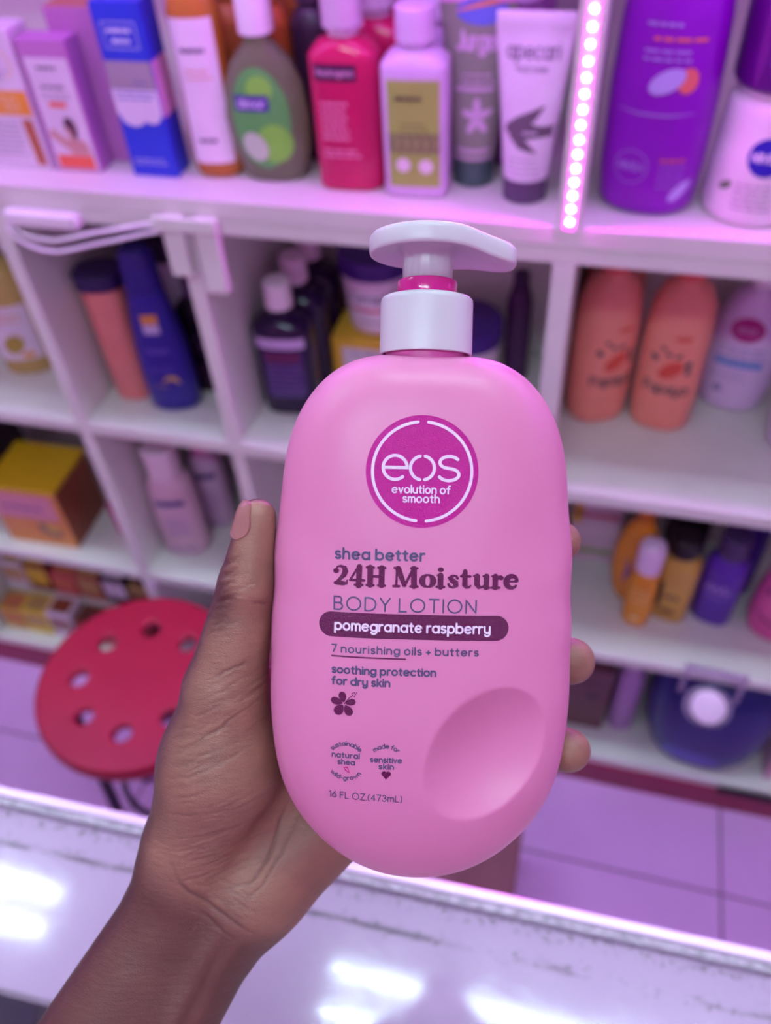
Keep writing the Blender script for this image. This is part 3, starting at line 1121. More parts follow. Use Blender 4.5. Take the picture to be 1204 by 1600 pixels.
def bold(x, z, h):
    """heavy soft-serif letters, unit = cap height"""
    def rb(pts, wid):
        g.ribbon([(x + p[0] * h, z + p[1] * h) for p in pts], [q * h for q in wid])

    def serif(cx_, cz_, w_):
        rb([(cx_ - w_ / 2, cz_), (cx_ + w_ / 2, cz_)], [.13, .13])
    # 2
    rb([(.07, .70), (.08, .71)], [.26, .26])
    rb([(.08, .74), (.12, .90), (.26, .95), (.42, .88), (.47, .70), (.40, .50), (.24, .30), (.08, .13)], [.06, .08, .12, .20, .25, .22, .16, .10])
    rb([(.06, .10), (.22, .12), (.40, .09), (.52, .10)], [.18, .24, .2, .12])
    rb([(.53, .08), (.55, .26)], [.10, .06])
    # 4
    x += .66 * h
    rb([(.40, .96), (.38, .0)], [.24, .24])
    rb([(.36, .95), (.04, .33)], [.10, .10])
    rb([(.03, .28), (.60, .28)], [.13, .13])
    serif(.38, .05, .30)
    # H
    x += .70 * h
    for sx in (.16, .64):
        rb([(sx, .95), (sx, .05)], [.25, .25])
        serif(sx, .94, .27)
        serif(sx, .06, .27)
    rb([(.16, .5), (.64, .5)], [.13, .13])
    # M
    x += 1.16 * h
    rb([(.12, .94), (.10, .05)], [.10, .10])
    rb([(.16, .93), (.44, .10)], [.26, .20])
    rb([(.80, .94), (.46, .10)], [.12, .12])
    rb([(.82, .95), (.84, .05)], [.25, .25])
    serif(.10, .05, .22)
    serif(.84, .05, .28)
    serif(.12, .95, .20)
    serif(.84, .95, .24)

    def ringl(cx_, w0, w1, hh):
        p = arc(cx_, .34, w0, hh, 0, 360, 32)
        g.ribbon([(x + a * h, z + b * h) for a, b in p], [(.10 + .17 * abs(math.cos(math.radians(360 * i / 32))) ** 1.5) * h for i in range(33)])
    # o
    x += 1.12 * h
    ringl(.29, .23, .2, .29)
    # i
    x += .70 * h
    rb([(.13, .64), (.13, .04)], [.24, .24])
    rb([(.02, .63), (.13, .63)], [.12, .12])
    serif(.13, .06, .30)
    rb([(.12, .91), (.14, .91)], [.24, .24])
    # s
    x += .42 * h
    rb([(.42, .50), (.36, .62), (.22, .63), (.12, .52), (.20, .39), (.34, .28), (.36, .14), (.24, .05), (.10, .08), (.05, .20)],
       [.13, .10, .12, .20, .24, .24, .20, .12, .10, .13])
    # t
    x += .55 * h
    rb([(.18, .86), (.18, .18)], [.20, .24])
    rb([(.18, .18), (.26, .07), (.38, .08), (.43, .16)], [.22, .16, .10, .06])
    rb([(.02, .61), (.40, .61)], [.12, .12])
    rb([(.18, .84), (.06, .66)], [.10, .08])
    # u
    x += .55 * h
    rb([(.14, .64), (.14, .22), (.24, .07), (.38, .09), (.48, .2)], [.24, .24, .18, .11, .08])
    rb([(.54, .64), (.54, .05)], [.24, .24])
    rb([(.02, .63), (.14, .63)], [.12, .12])
    rb([(.42, .63), (.54, .63)], [.12, .12])
    rb([(.54, .05), (.66, .05)], [.12, .12])
    # r
    x += .78 * h
    rb([(.14, .64), (.14, .05)], [.24, .24])
    rb([(.02, .63), (.14, .63)], [.12, .12])
    serif(.15, .06, .32)
    rb([(.2, .42), (.28, .58), (.36, .60)], [.10, .12, .16])
    rb([(.38, .54), (.40, .54)], [.22, .22])
    # e
    x += .56 * h
    p = arc(.30, .34, .24, .29, 8, 318, 28)
    g.ribbon([(x + a * h, z + b * h) for a, b in p], [(.10 + .17 * max(0, math.sin(math.radians(155 * i / 28 + 12))) ** 1.3) * h for i in range(29)])
    rb([(.10, .36), (.50, .36)], [.10, .10])
    rb([(.48, .38), (.50, .40)], [.18, .16])
    return x + .6 * h


x_end = bold(0, 0, 1.0)
g.v, g.f, g.cuts = [], [], {0}
bold(-26.9, 11.95, 53.9 / x_end if False else CH)
_bx = [p[0] for p in g.v]
sc_ = 53.9 / (max(_bx) - min(_bx))
g.v = [np.array([-26.9 + (p[0] - min(_bx)) * sc_, p[1]]) for p in g.v]
g.ribbon([(-26.8, -8.85), (-5.4, -8.95)], .42)
fcx, fcz = -22.9, -22.9
for a, ln, wd in ((103, 3.7, 2.6), (163, 4.1, 2.6), (231, 4.0, 3.3), (303, 3.9, 2.9), (17, 3.5, 2.3)):
    t = math.radians(a)                       # petals: broad at the rim, narrowing to the heart
    pts = []
    for q in np.linspace(0, 2 * math.pi, 28)[:-1]:
        u = .45 + (ln - .45) * (.5 + .5 * math.cos(q))
        w_ = wd * .5 * math.sin(q) * (.5 + .5 * math.cos(q)) ** .28
        pts.append((fcx + u * math.cos(t) - w_ * math.sin(t), fcz + u * math.sin(t) + w_ * math.cos(t)))
    g.fill(pts)
g.ribbon([(fcx + .15, fcz + .1), (fcx + 1.3, fcz + 1.7), (fcx + 2.6, fcz + 2.9)], [.34, .26, .2])
for dx, dz in ((2.3, 3.3), (2.9, 3.5), (3.25, 3.0), (2.95, 2.5), (3.6, 3.5)):
    g.disc(fcx + dx, fcz + dz, .2, .2, 1, 8)
hx, hz = -10.2, -43.9
g.disc(hx - .62, hz + .35, .8, .8, 2, 16)
g.disc(hx + .62, hz + .35, .8, .8, 2, 16)
g.fill([(hx - 1.32, hz + .05), (hx, hz + .9), (hx + 1.32, hz + .05), (hx, hz - 1.45)])
g.build('berry_lettering', M_ink_berry, bot)
g = MPrint(.1)
for o_ in (1, -1):
    g.ribbon([(-22.6, -42.4), (-21.9 + .45 * o_ * .6, -42.75 + .5 * o_), (-21.0, -44.0)], [.14, .3, .14])
g.ribbon([(-22.8, -42.3), (-21.8, -43.3), (-20.9, -44.1)], .12)
g.build('leaf_mark', M_mag_ring, bot)
# ------------------------------------------------------------------ the hand: one continuous skin grown round its bones
def hand_mesh():
    h = 1.2
    lo = np.array([-228., -22., -342.])
    hi = np.array([66., 64., 42.])
    n = np.ceil((hi - lo) / h).astype(int) + 1
    ax = [lo[i] + h * np.arange(n[i]) for i in range(3)]
    D = np.full(n, 60., np.float32)

    def cone(a, b, X, Y, Z):
        pa, pb = np.array(a[:3], np.float32), np.array(b[:3], np.float32)
        d = pb - pa
        L2 = float(d @ d)
        t = ((X - pa[0]) * d[0] + (Y - pa[1]) * d[1] + (Z - pa[2]) * d[2]) / L2
        t = np.clip(t, 0, 1)
        dx = X - pa[0] - t * d[0]
        dy = Y - pa[1] - t * d[1]
        dz = Z - pa[2] - t * d[2]
        return np.sqrt(dx * dx + dy * dy + dz * dz) - (a[3] + (b[3] - a[3]) * t)

    def add(a, b, k):
        pad = 22
        r = max(a[3], b[3]) + pad
        s0 = [max(0, int((min(a[i], b[i]) - r - lo[i]) / h)) for i in range(3)]
        s1 = [min(n[i], int((max(a[i], b[i]) + r - lo[i]) / h) + 2) for i in range(3)]
        sl = tuple(slice(p, q) for p, q in zip(s0, s1))
        X = ax[0][sl[0]].astype(np.float32)[:, None, None]
        Y = ax[1][sl[1]].astype(np.float32)[None, :, None]
        Z = ax[2][sl[2]].astype(np.float32)[None, None, :]
        c = cone(a, b, X, Y, Z)
        e = D[sl]
        hh = np.clip(.5 + .5 * (e - c) / k, 0, 1)
        D[sl] = e * (1 - hh) + c * hh - k * hh * (1 - hh)

    ks = {'fa1': 8, 'fa2': 10, 'wp1': 6, 'wp2': 6, 'th1': 7, 'th2': 6, 'tp': 3, 'td1': 2.5, 'td2': 3, 'pc': 8, 'hy': 6, 'pf': 6, 'kn': 5, 'web': 7}
    for k, (a, b) in LIMBS.items():
        add(a, b, ks.get(k, 2.5))
    # surface nets
    ins = D < 0
    c = ins[:-1, :-1, :-1].astype(np.int8)
    cnt_ = np.zeros(c.shape, np.int8)
    for i in (0, 1):
        for j in (0, 1):
            for k in (0, 1):
                cnt_ += ins[i:n[0] - 1 + i, j:n[1] - 1 + j, k:n[2] - 1 + k]
    act = (cnt_ > 0) & (cnt_ < 8)
    idx = np.argwhere(act)
    num = np.full(act.shape, -1, np.int32)
    num[act] = np.arange(len(idx))
    P_ = np.zeros((len(idx), 3))
    C_ = np.zeros(len(idx))
    cr = [(i, j, k) for i in (0, 1) for j in (0, 1) for k in (0, 1)]
    for a in cr:
        for ax_ in range(3):
            if a[ax_]:
                continue
            b = list(a)
            b[ax_] = 1
            va = D[idx[:, 0] + a[0], idx[:, 1] + a[1], idx[:, 2] + a[2]]
            vb = D[idx[:, 0] + b[0], idx[:, 1] + b[1], idx[:, 2] + b[2]]
            mk = (va < 0) != (vb < 0)
            t = np.where(mk, va / np.where(mk, va - vb, 1), 0)
            q = np.array(a)[None, :] + t[:, None] * (np.array(b) - np.array(a))[None, :]
            P_ += q * mk[:, None]
            C_ += mk
    V = lo + h * (idx + P_ / C_[:, None])
    F = []
    for ax_ in range(3):
        s = [slice(None)] * 3
        e = [slice(None)] * 3
        s[ax_], e[ax_] = slice(0, -1), slice(1, None)
        ch = ins[tuple(s)] != ins[tuple(e)]
        q = np.argwhere(ch)
        u, w_ = [(1, 2), (2, 0), (0, 1)][ax_]
        ok = (q[:, u] > 0) & (q[:, w_] > 0) & (q[:, u] < n[u] - 1) & (q[:, w_] < n[w_] - 1)
        q = q[ok]
        flip = ins[tuple(s)][q[:, 0], q[:, 1], q[:, 2]]

        def cell(du, dw):
            p = q.copy()
            p[:, u] -= du
            p[:, w_] -= dw
            return num[p[:, 0], p[:, 1], p[:, 2]]
        quad = np.stack([cell(1, 1), cell(0, 1), cell(0, 0), cell(1, 0)], 1)
        quad[~flip] = quad[~flip][:, ::-1]
        F.append(quad)
    F = np.concatenate(F)
    F = F[(F >= 0).all(1)]
    return V, F


def normals(V, F):
    a, b, c, d = V[F[:, 0]], V[F[:, 1]], V[F[:, 2]], V[F[:, 3]]
    fn = np.cross(c - a, d - b)
    N = np.zeros_like(V)
    for k in range(4):
        np.add.at(N, F[:, k], fn)
    return N / np.maximum(np.linalg.norm(N, axis=1, keepdims=True), 1e-9)


def relax(V, F, it=4, lam=.5):
    e = np.concatenate([F[:, [0, 1]], F[:, [1, 2]], F[:, [2, 3]], F[:, [3, 0]]])
    e = np.concatenate([e, e[:, ::-1]])
    deg = np.bincount(e[:, 0], minlength=len(V))[:, None]
    for k in range(it):
        S = np.zeros_like(V)
        for j in range(3):
            S[:, j] = np.bincount(e[:, 0], weights=V[e[:, 1], j], minlength=len(V))
        V = V + lam * (S / deg - V)
    return V


def seg_dist(V, pts):
    best = np.full(len(V), 1e9)
    along = np.zeros(len(V))
    n = len(pts) - 1
    for i in range(n):
        a, b = np.array(pts[i]), np.array(pts[i + 1])
        d = b - a
        t = np.clip(((V[:, 0] - a[0]) * d[0] + (V[:, 2] - a[1]) * d[1]) / (d @ d), 0, 1)
        r = np.hypot(V[:, 0] - a[0] - t * d[0], V[:, 2] - a[1] - t * d[1])
        m = r < best
        best[m] = r[m]
        along[m] = (i + t[m]) / n
    return best, along


def smooth01(x):
    x = np.clip(x, 0, 1)
    return x * x * (3 - 2 * x)


def refine(V, F):
    """split every quad in four"""
    e = np.concatenate([F[:, [0, 1]], F[:, [1, 2]], F[:, [2, 3]], F[:, [3, 0]]])
    e.sort(axis=1)
    key = e[:, 0].astype(np.int64) * len(V) + e[:, 1]
    uq, inv = np.unique(key, return_inverse=True)
    ea, eb = uq // len(V), uq % len(V)
    n0, n1, nf = len(V), len(uq), len(F)
    W_ = np.concatenate([V, (V[ea] + V[eb]) / 2, V[F].mean(1)])
    m = inv.reshape(4, nf) + n0
    c = np.arange(nf) + n0 + n1
    G_ = np.concatenate([np.stack([F[:, k], m[k], c, m[(k + 3) % 4]], 1) for k in range(4)])
    return W_, G_


hv, hf = hand_mesh()
hv = relax(hv, hf, 4)
hv, hf = refine(hv, hf)
hv = relax(hv, hf, 3)
# keep the skin off the bottle: it is pressed flat where it touches
N = normals(hv, hf)
sB = np.hypot(hv[:, 0], hv[:, 2]) / rho_at(np.arctan2(hv[:, 2], hv[:, 0]))
half_t = T_B * np.sqrt(np.clip(1 - sB ** fall(np.arctan2(hv[:, 2], hv[:, 0])), 0, 1)) + .6
inside_b = (sB < 1) & (np.abs(hv[:, 1]) < half_t)
hv[inside_b, 1] = half_t[inside_b]
hv = relax(hv, hf, 1, .3)
N = normals(hv, hf)
front = smooth01((-N[:, 1] + .15) / .5)
disp = np.zeros(len(hv))
SPEC = {'w1': (.55, .6), 'w2': (.35, .55), 'a1': (.5, .45), 'a2': (.48, .45), 'a3': (.4, .42), 'life': (.5, .5), 'l2': (.38, .5), 'pad': (.35, .45)}
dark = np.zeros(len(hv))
rs = np.random.RandomState(5)
allc = dict(CREASES)


def wander(pts, amp, n=14):
    """a crease is never a ruled line"""
    p = np.array(pts, float)
    t = np.linspace(0, len(p) - 1, n)
    q = np.stack([np.interp(t, np.arange(len(p)), p[:, k]) for k in (0, 1)], 1)
    q[1:-1] = (q[:-2] + 2 * q[1:-1] + q[2:]) / 4
    return q + rs.normal(0, amp, q.shape)


for k in range(90):                           # many faint lines across the ball of the thumb
    t = rs.rand()
    z0 = -24 - 70 * t
    x0 = -78 - 4 * math.sin(t * 3) + rs.rand() * 14 + (8 if t < .2 else 0)
    ln = 8 + 18 * rs.rand()
    sl = .55 - .35 * t + .12 * rs.randn()
    allc['fine%d' % k] = [(x0, z0), (x0 + ln * .5, z0 + ln * .5 * sl * .8), (x0 + ln, z0 + ln * sl)]
for k in range(26):                           # wrinkles over the thumb joint
    z0 = -8 + 26 * rs.rand()
    x0 = -66.5 + .22 * (z0 + 8) + 2 * rs.randn()
    ln = 4 + 5 * rs.rand()
    allc['joint%d' % k] = [(x0, z0), (x0 + ln * .5, z0 + ln * (.25 + .1 * rs.randn())), (x0 + ln, z0 + ln * .4)]
for k in range(22):                           # fine lines across the wrist and the heel of the hand
    t = rs.rand()
    x0, z0 = -80 + 26 * t + 4 * rs.randn(), -92 - 13 * t + 6 * rs.randn()
    ln = 6 + 8 * rs.rand()
    allc['wrist%d' % k] = [(x0, z0), (x0 + ln * .5, z0 - ln * .34), (x0 + ln, z0 - ln * .55)]
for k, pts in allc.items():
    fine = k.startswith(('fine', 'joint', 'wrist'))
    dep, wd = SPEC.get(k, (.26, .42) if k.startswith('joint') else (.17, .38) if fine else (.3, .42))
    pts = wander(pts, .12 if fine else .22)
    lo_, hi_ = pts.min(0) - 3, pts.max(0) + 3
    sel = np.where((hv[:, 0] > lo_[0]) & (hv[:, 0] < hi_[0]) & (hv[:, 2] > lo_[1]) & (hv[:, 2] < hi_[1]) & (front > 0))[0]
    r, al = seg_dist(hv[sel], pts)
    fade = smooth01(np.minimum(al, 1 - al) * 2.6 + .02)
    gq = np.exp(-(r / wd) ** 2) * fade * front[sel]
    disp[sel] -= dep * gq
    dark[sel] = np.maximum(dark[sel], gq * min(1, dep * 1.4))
for pts, amp, wd in (([(-63.8, -108.3), (-71.1, -123.9), (-81.2, -146.3), (-92, -170)], .9, 3.2), ([(-58.4, -112.6), (-65.7, -128.2), (-73.0, -146.1), (-84, -172)], .7, 2.6),
                     ([(-61, -110), (-68.3, -126), (-77, -146.2), (-88, -171)], -.35, 2.0)):
    r, al = seg_dist(hv, pts)
    disp += amp * np.exp(-(r / wd) ** 2) * smooth01(np.minimum(al, 1 - al) * 5) * front
hv = hv + N * disp[:, None]

hand = empty('hand', (0, 0, 0), 0, 'bare left hand and forearm gripping the pink pump bottle from behind', 'hand')
hand.matrix_world = hold_matrix()

M_skin = bpy.data.materials.new('brown_skin')
M_skin.use_nodes = True
nt = M_skin.node_tree
b = nt.nodes['Principled BSDF']
at = nt.nodes.new('ShaderNodeAttribute')
at.attribute_name = 'palm'
at2 = nt.nodes.new('ShaderNodeAttribute')
at2.attribute_name = 'crease'
tc = nt.nodes.new('ShaderNodeTexCoord')
nz = nt.nodes.new('ShaderNodeTexNoise')
nz.inputs['Scale'].default_value = 90
nz.inputs['Detail'].default_value = 6
nt.links.new(tc.outputs['Object'], nz.inputs['Vector'])
mx = nt.nodes.new('ShaderNodeMix')
mx.data_type = 'RGBA'
mx.inputs[6].default_value = lin('#4a2224')
mx.inputs[7].default_value = lin('#916754')
nt.links.new(at.outputs['Fac'], mx.inputs[0])
mo = nt.nodes.new('ShaderNodeMapRange')
mo.inputs['From Min'].default_value = .3
mo.inputs['From Max'].default_value = .7
mo.inputs['To Min'].default_value = .86
mo.inputs['To Max'].default_value = 1.12
nt.links.new(nz.outputs['Fac'], mo.inputs['Value'])
hs = nt.nodes.new('ShaderNodeHueSaturation')
nt.links.new(mo.outputs[0], hs.inputs['Value'])
nt.links.new(mx.outputs[2], hs.inputs['Color'])
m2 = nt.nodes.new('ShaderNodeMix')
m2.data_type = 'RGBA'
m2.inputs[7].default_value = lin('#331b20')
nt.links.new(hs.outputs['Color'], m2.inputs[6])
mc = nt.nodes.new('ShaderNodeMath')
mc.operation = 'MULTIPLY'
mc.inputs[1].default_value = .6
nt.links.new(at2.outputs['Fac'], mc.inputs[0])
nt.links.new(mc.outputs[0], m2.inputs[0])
nt.links.new(m2.outputs[2], b.inputs['Base Color'])
b.inputs['Roughness'].default_value = .48
b.inputs['Subsurface Weight'].default_value = .12
b.inputs['Subsurface Radius'].default_value = (.004, .0015, .001)
b.inputs['Subsurface Scale'].default_value = .5
# skin relief: fine cross-hatched lines and pores
vo = nt.nodes.new('ShaderNodeTexVoronoi')
vo.feature = 'DISTANCE_TO_EDGE'
vo.inputs['Scale'].default_value = 900
mpv = nt.nodes.new('ShaderNodeMapping')
mpv.inputs['Scale'].default_value = (1, 1, 1.8)
mpv.inputs['Rotation'].default_value = (0, .5, 0)
nt.links.new(tc.outputs['Object'], mpv.inputs[0])
nt.links.new(mpv.outputs[0], vo.inputs['Vector'])
n3 = nt.nodes.new('ShaderNodeTexNoise')
n3.inputs['Scale'].default_value = 260
n3.inputs['Detail'].default_value = 6
mpn = nt.nodes.new('ShaderNodeMapping')
mpn.inputs['Scale'].default_value = (.6, 1, 2.6)
mpn.inputs['Rotation'].default_value = (0, -.35, 0)
nt.links.new(tc.outputs['Object'], mpn.inputs[0])
nt.links.new(mpn.outputs[0], n3.inputs['Vector'])
ad = nt.nodes.new('ShaderNodeMath')
ad.operation = 'MULTIPLY_ADD'
ad.inputs[1].default_value = .5
nt.links.new(vo.outputs['Distance'], ad.inputs[0])
nt.links.new(n3.outputs['Fac'], ad.inputs[2])
bp = nt.nodes.new('ShaderNodeBump')
bp.inputs['Strength'].default_value = .45
bp.inputs['Distance'].default_value = .0006
nt.links.new(ad.outputs[0], bp.inputs['Height'])
nt.links.new(bp.outputs['Normal'], b.inputs['Normal'])

me = bpy.data.meshes.new('skin')
me.from_pydata((hv * MM).tolist(), [], hf.tolist())
me.update()
me.shade_smooth()
me.materials.append(M_skin)
# palm skin is paler than the back of the hand, the wrist and the forearm
ax_w = np.array([-.53, -.85])
below = ((hv[:, 0] + 70) * ax_w[0] + (hv[:, 2] + 98) * ax_w[1])
palm = smooth01((-N[:, 1] * .9 + N[:, 0] * .45 + .25) / .9) * (1 - .72 * smooth01((below + 6) / 16))
knuck = smooth01(1 - np.hypot((hv[:, 0] + 64) / 9, (hv[:, 2] - 4) / 16))
palm *= 1 - .8 * knuck
palm = np.maximum(palm, .75 * smooth01((hv[:, 0] - 38) / 10))
for nm, arr in (('palm', palm), ('crease', dark)):
    a_ = me.attributes.new(nm, 'FLOAT', 'POINT')
    a_.data.foreach_set('value', arr.astype(np.float32))
skin = bpy.data.objects.new('skin', me)
COL.objects.link(skin)
skin.parent = hand

# thumbnail: a curved plate seated on the outer face of the thumb tip
M_nail = mat('fingernail', '#9c6a62', .18, var=.05, vscale=200, coat=.3, sss=.1)
kd_i = np.where((hv[:, 0] < -40) & (hv[:, 0] > -66) & (hv[:, 2] > 12) & (hv[:, 1] < 12))[0]
kv, kn_ = hv[kd_i], N[kd_i]
u_dir = np.array([-.16, 0, .987])            # along the nail
nc = np.array([-.60, -.80, .05])             # way the nail faces
s_dir = np.cross(u_dir, nc)
s_dir /= np.linalg.norm(s_dir)
ctr = np.array([-53.4, -1.0, 29.0])
V, F = [], []
NU, NS_ = 22, 18
for i in range(NU + 1):
    for j in range(NS_ + 1):
        u = -1 + 2 * i / NU
        s = -1 + 2 * j / NS_
        wq = 4.9 * math.sqrt(max(0, 1 - abs(u) ** 3.2)) if u < 0 else 4.9 * math.sqrt(max(0, 1 - abs(u) ** 3.6))
        V.append(ctr + u_dir * u * 6.3 + s_dir * s * wq)
V = np.array(V)
top = []
for p in V:                                  # drop each point on the skin along the facing direction
    rel = kv - p
    t = rel @ nc
    off = np.linalg.norm(rel - t[:, None] * nc, axis=1)
    near = np.where(off < 1.3)[0]
    tm = (t[near].max() if len(near) else 0.)
    top.append(p + nc * (tm + .22))
top = np.array(top).reshape(NU + 1, NS_ + 1, 3)
for k in range(6):
    q = top.copy()
    q[1:-1, 1:-1] = (top[:-2, 1:-1] + top[2:, 1:-1] + top[1:-1, :-2] + top[1:-1, 2:]) / 4
    top = q
low = top - nc * .9
V = np.concatenate([top.reshape(-1, 3), low.reshape(-1, 3)]) * MM
W = NS_ + 1
for i in range(NU):
    for j in range(NS_):
        a = i * W + j
        F.append((a, a + 1, a + W + 1, a + W))
off = (NU + 1) * W
rim_ = [i for i in range(W)] + [k * W + W - 1 for k in range(1, NU + 1)] + [NU * W + j for j in range(W - 2, -1, -1)] + [k * W for k in range(NU - 1, 0, -1)]
for a, b_ in zip(rim_, rim_[1:] + rim_[:1]):
    F.append((a, b_, b_ + off, a + off))
mesh_obj('thumbnail', V, F, M_nail, hand, True, .8)
# ------------------------------------------------------------------ goods on the shelves
def rgbm(c, rough=.38, trans=0., coat=.0, **k):
    return mat('%s_%s' % ('plastic' if not trans else 'clear', c.strip('#')) + ('_g' if coat else ''), c, rough, trans=trans, coat=coat, **k)


WHITE, OFFW = '#efe9f2', '#e6dcea'
INK = '#4a3a5c'


def small_print(g, x0, x1, z, n, dz, wt):
    """lines of small print too fine to read, a part of their own"""
    g.aux.append(Print(g.front, g.eps + .00008, g.step))
    g = g.aux[-1]
    for i in range(n):
        a = x0
        while a < x1 * (.75 + .25 * random.random()) - (x1 - x0) * .05:
            b = min(x1, a + (x1 - x0) * random.uniform(.12, .3))
            g.ribbon([(a, z - i * dz), (b, z - i * dz)], wt, caps=False)
            a = b + (x1 - x0) * .05


def on(t, fm, m, part, eps=.0004, **shapes):
    pass


def P_on(fm, eps=.0004):
    return Print(fm, eps, .004)


def flat(y):
    return lambda x, z: y


def prod(name, label, cat, x, y, z, rz=0., group=None):
    return empty(name, (x, y, z + .0004), rz, label, cat, group)


def bottle_sec(a, b, n, h, sh, neck, r0=.004):
    """straight-sided bottle: body to h, shoulder up to h+sh, neck radius"""
    return [(0, a - r0, b - r0, n), (r0 * .3, a - r0 * .3, b - r0 * .3, n), (r0, a, b, n), (h * .5, a, b, n), (h - .004, a, b, n), (h, a * .985, b * .985, n),
            (h + sh * .35, a * .86, b * .88, max(2.2, n * .8)), (h + sh * .75, (a + neck) * .5, (b + neck) * .5, 2.1), (h + sh, neck, neck, 2), (h + sh + .004, neck, neck, 2)]


def cap_sec(z, r, h, e=.0015, top=1.):
    return [(z, r - e, r - e, 2), (z + e * .4, r, r, 2), (z + h - e, r * top, r * top, 2), (z + h, r * top - e, r * top - e, 2)]


# ---------------- top shelf, left bay
def carton(name, label, x0, x1, y, d, z, h, m, rz=0., cat='box', group=None):
    w_ = x1 - x0
    t = prod(name, label, cat, (x0 + x1) / 2, y, z, rz, group)
    box('carton', -w_ / 2, w_ / 2, 0, d, 0, h, m, t, .0008)
    return t, w_


# 1 sun cream carton, cut by the frame
t, w_ = carton('cosmetic_carton', 'white sun cream carton with an orange band at the left end of the top shelf', -.652, -.583, .761, .034, ZA, .136, rgbm(OFFW))
g = P_on(flat(0))
g.rect(-w_ / 2 + .001, w_ / 2 - .001, .056, .080, 4, 2)
band = g.build('orange_band', rgbm('#f0a23c'), t)
g = P_on(flat(0), .0007)
g.text('50', .002, .061, .018, .0018)
g.ring(.014, .105, .012, .0135, 28, -70, 120)
g.build('mark', rgbm('#f4cfa8'), t)
g = P_on(flat(0), .0008)
small_print(g, -0.0120, 0.0100, 0.1227, 1, .005, 0.0046)
small_print(g, -.02, .02, .098, 2, .005, .0012)
small_print(g, -.028, .012, .047, 7, .0052, .0011)
g.build('lettering', rgbm('#8f86a6'), t)
g = P_on(flat(0), .0008)
g.quad((.020, .005), (.031, .005), (.030, .052), (.018, .052))
g.build('brown_figure', rgbm('#b8684a'), t)
# 2 carton with a picture
t, w_ = carton('cosmetic_carton', 'mauve carton with a white panel, a photo of a woman and an orange foot', -.579, -.525, .763, .026, ZA, .128, rgbm('#c07cc0'))
g = P_on(flat(0))
g.rect(-w_ / 2 + .004, w_ / 2 - .002, .002, .112, 4, 4)
pn = g.build('white_panel', rgbm('#e4d6e8'), t)
g = P_on(flat(0), .0008)
small_print(g, -0.0110, 0.0110, 0.1026, 1, .005, 0.0031)
small_print(g, -0.0130, 0.0130, 0.0850, 1, .005, 0.0025)
small_print(g, -.015, .017, .078, 2, .004, .0008)
g.build('lettering', rgbm('#6d5c80'), pn)
g = P_on(flat(0), .0008)
g.rect(-.010, .009, .0655, .0705, 2, 1)
g.build('orange_patch', rgbm('#ee6a52'), pn)
g = P_on(flat(0), .0008)
g.rect(-.02, .022, .003, .017, 4, 2)
g.build('orange_foot', rgbm('#ee6a52'), pn)
g = P_on(flat(0), .0007)
g.disc(.006, .045, .0075, .010, 3, 18)
g.quad((-.022, .038), (-.016, .044), (.004, .028), (-.004, .022))
g.quad((-.002, .018), (.022, .018), (.018, .032), (.0, .036))
g.build('figure', rgbm('#cf9a96'), pn)
g = P_on(flat(0), .0010)
g.disc(.0055, .050, .006, .006, 2, 16)
g.disc(.009, .043, .0035, .009, 2, 16)
g.build('figure_hair', rgbm('#5b3a52'), pn)
# 3 tall mauve and brown carton behind
t, w_ = carton('cosmetic_carton', 'plain mauve carton with a brown side between the photo carton and the blue carton', -.556, -.503, .7905, .045, ZA, .148, rgbm('#b878b4'))
box('brown_side', w_ / 2 + .0001, w_ / 2 + .0006, .001, .044, .001, .147, rgbm('#8a5a50'), t, .0001)
box('brown_lid', -w_ / 2 + .001, w_ / 2 - .001, .001, .044, .1481, .1487, rgbm('#c07868'), t, .0001)
# 4 blue carton
t, w_ = carton('cosmetic_carton', 'tall bright blue carton with a grey and white middle', -.487, -.437, .762, .032, ZA, .162, rgbm('#2b3fd0'))
g = P_on(flat(0))
g.rect(-w_ / 2 + .0006, w_ / 2 - .0006, .087, .112, 3, 2)
g.build('grey_band', rgbm('#a79aa8'), t)
g = P_on(flat(0), .0005)
g.rect(-w_ / 2 + .0006, w_ / 2 - .0006, .062, .0865, 3, 2)
g.disc(-.008, .062, .014, .011, 3, 20)
g.disc(.012, .062, .010, .008, 3, 20)
wh = g.build('white_splash', rgbm('#e2d8ee'), t)
box('side_band', w_ / 2 + .0001, w_ / 2 + .0005, .0006, .0314, .060, .112, rgbm('#d9a8d6'), t, .0001)
g = P_on(flat(0), .0005)
small_print(g, -0.0130, 0.0130, 0.1384, 1, .005, 0.0036)
small_print(g, -0.0100, 0.0100, 0.1294, 1, .005, 0.0036)
for zz in (.123, .1455):
    g.ribbon([(-.017, zz), (.017, zz)], .0007)
for xx in (-.017, .017):
    g.ribbon([(xx, .123), (xx, .1455)], .0007)
small_print(g, -.019, .019, .018, 2, .004, .0009)
g.build('lettering', rgbm('#dfe2f6'), t)
g = P_on(flat(0), .0008)
small_print(g, -.019, .02, .083, 2, .005, .0014)
small_print(g, .002, .02, .093, 1, .005, .0014)
g.build('blue_lettering', rgbm('#5566c8'), t)

# 5 amber bottle with a white label
A_SEC = [(0, .020, .017, 2.4), (.0015, .0235, .0195, 2.5), (.005, .0255, .021, 2.5), (.03, .0262, .0215, 2.5), (.09, .0245, .020, 2.5), (.150, .0245, .020, 2.5), (.164, .021, .018, 2.3), (.172, .0125, .0125, 2), (.178, .012, .012, 2)]


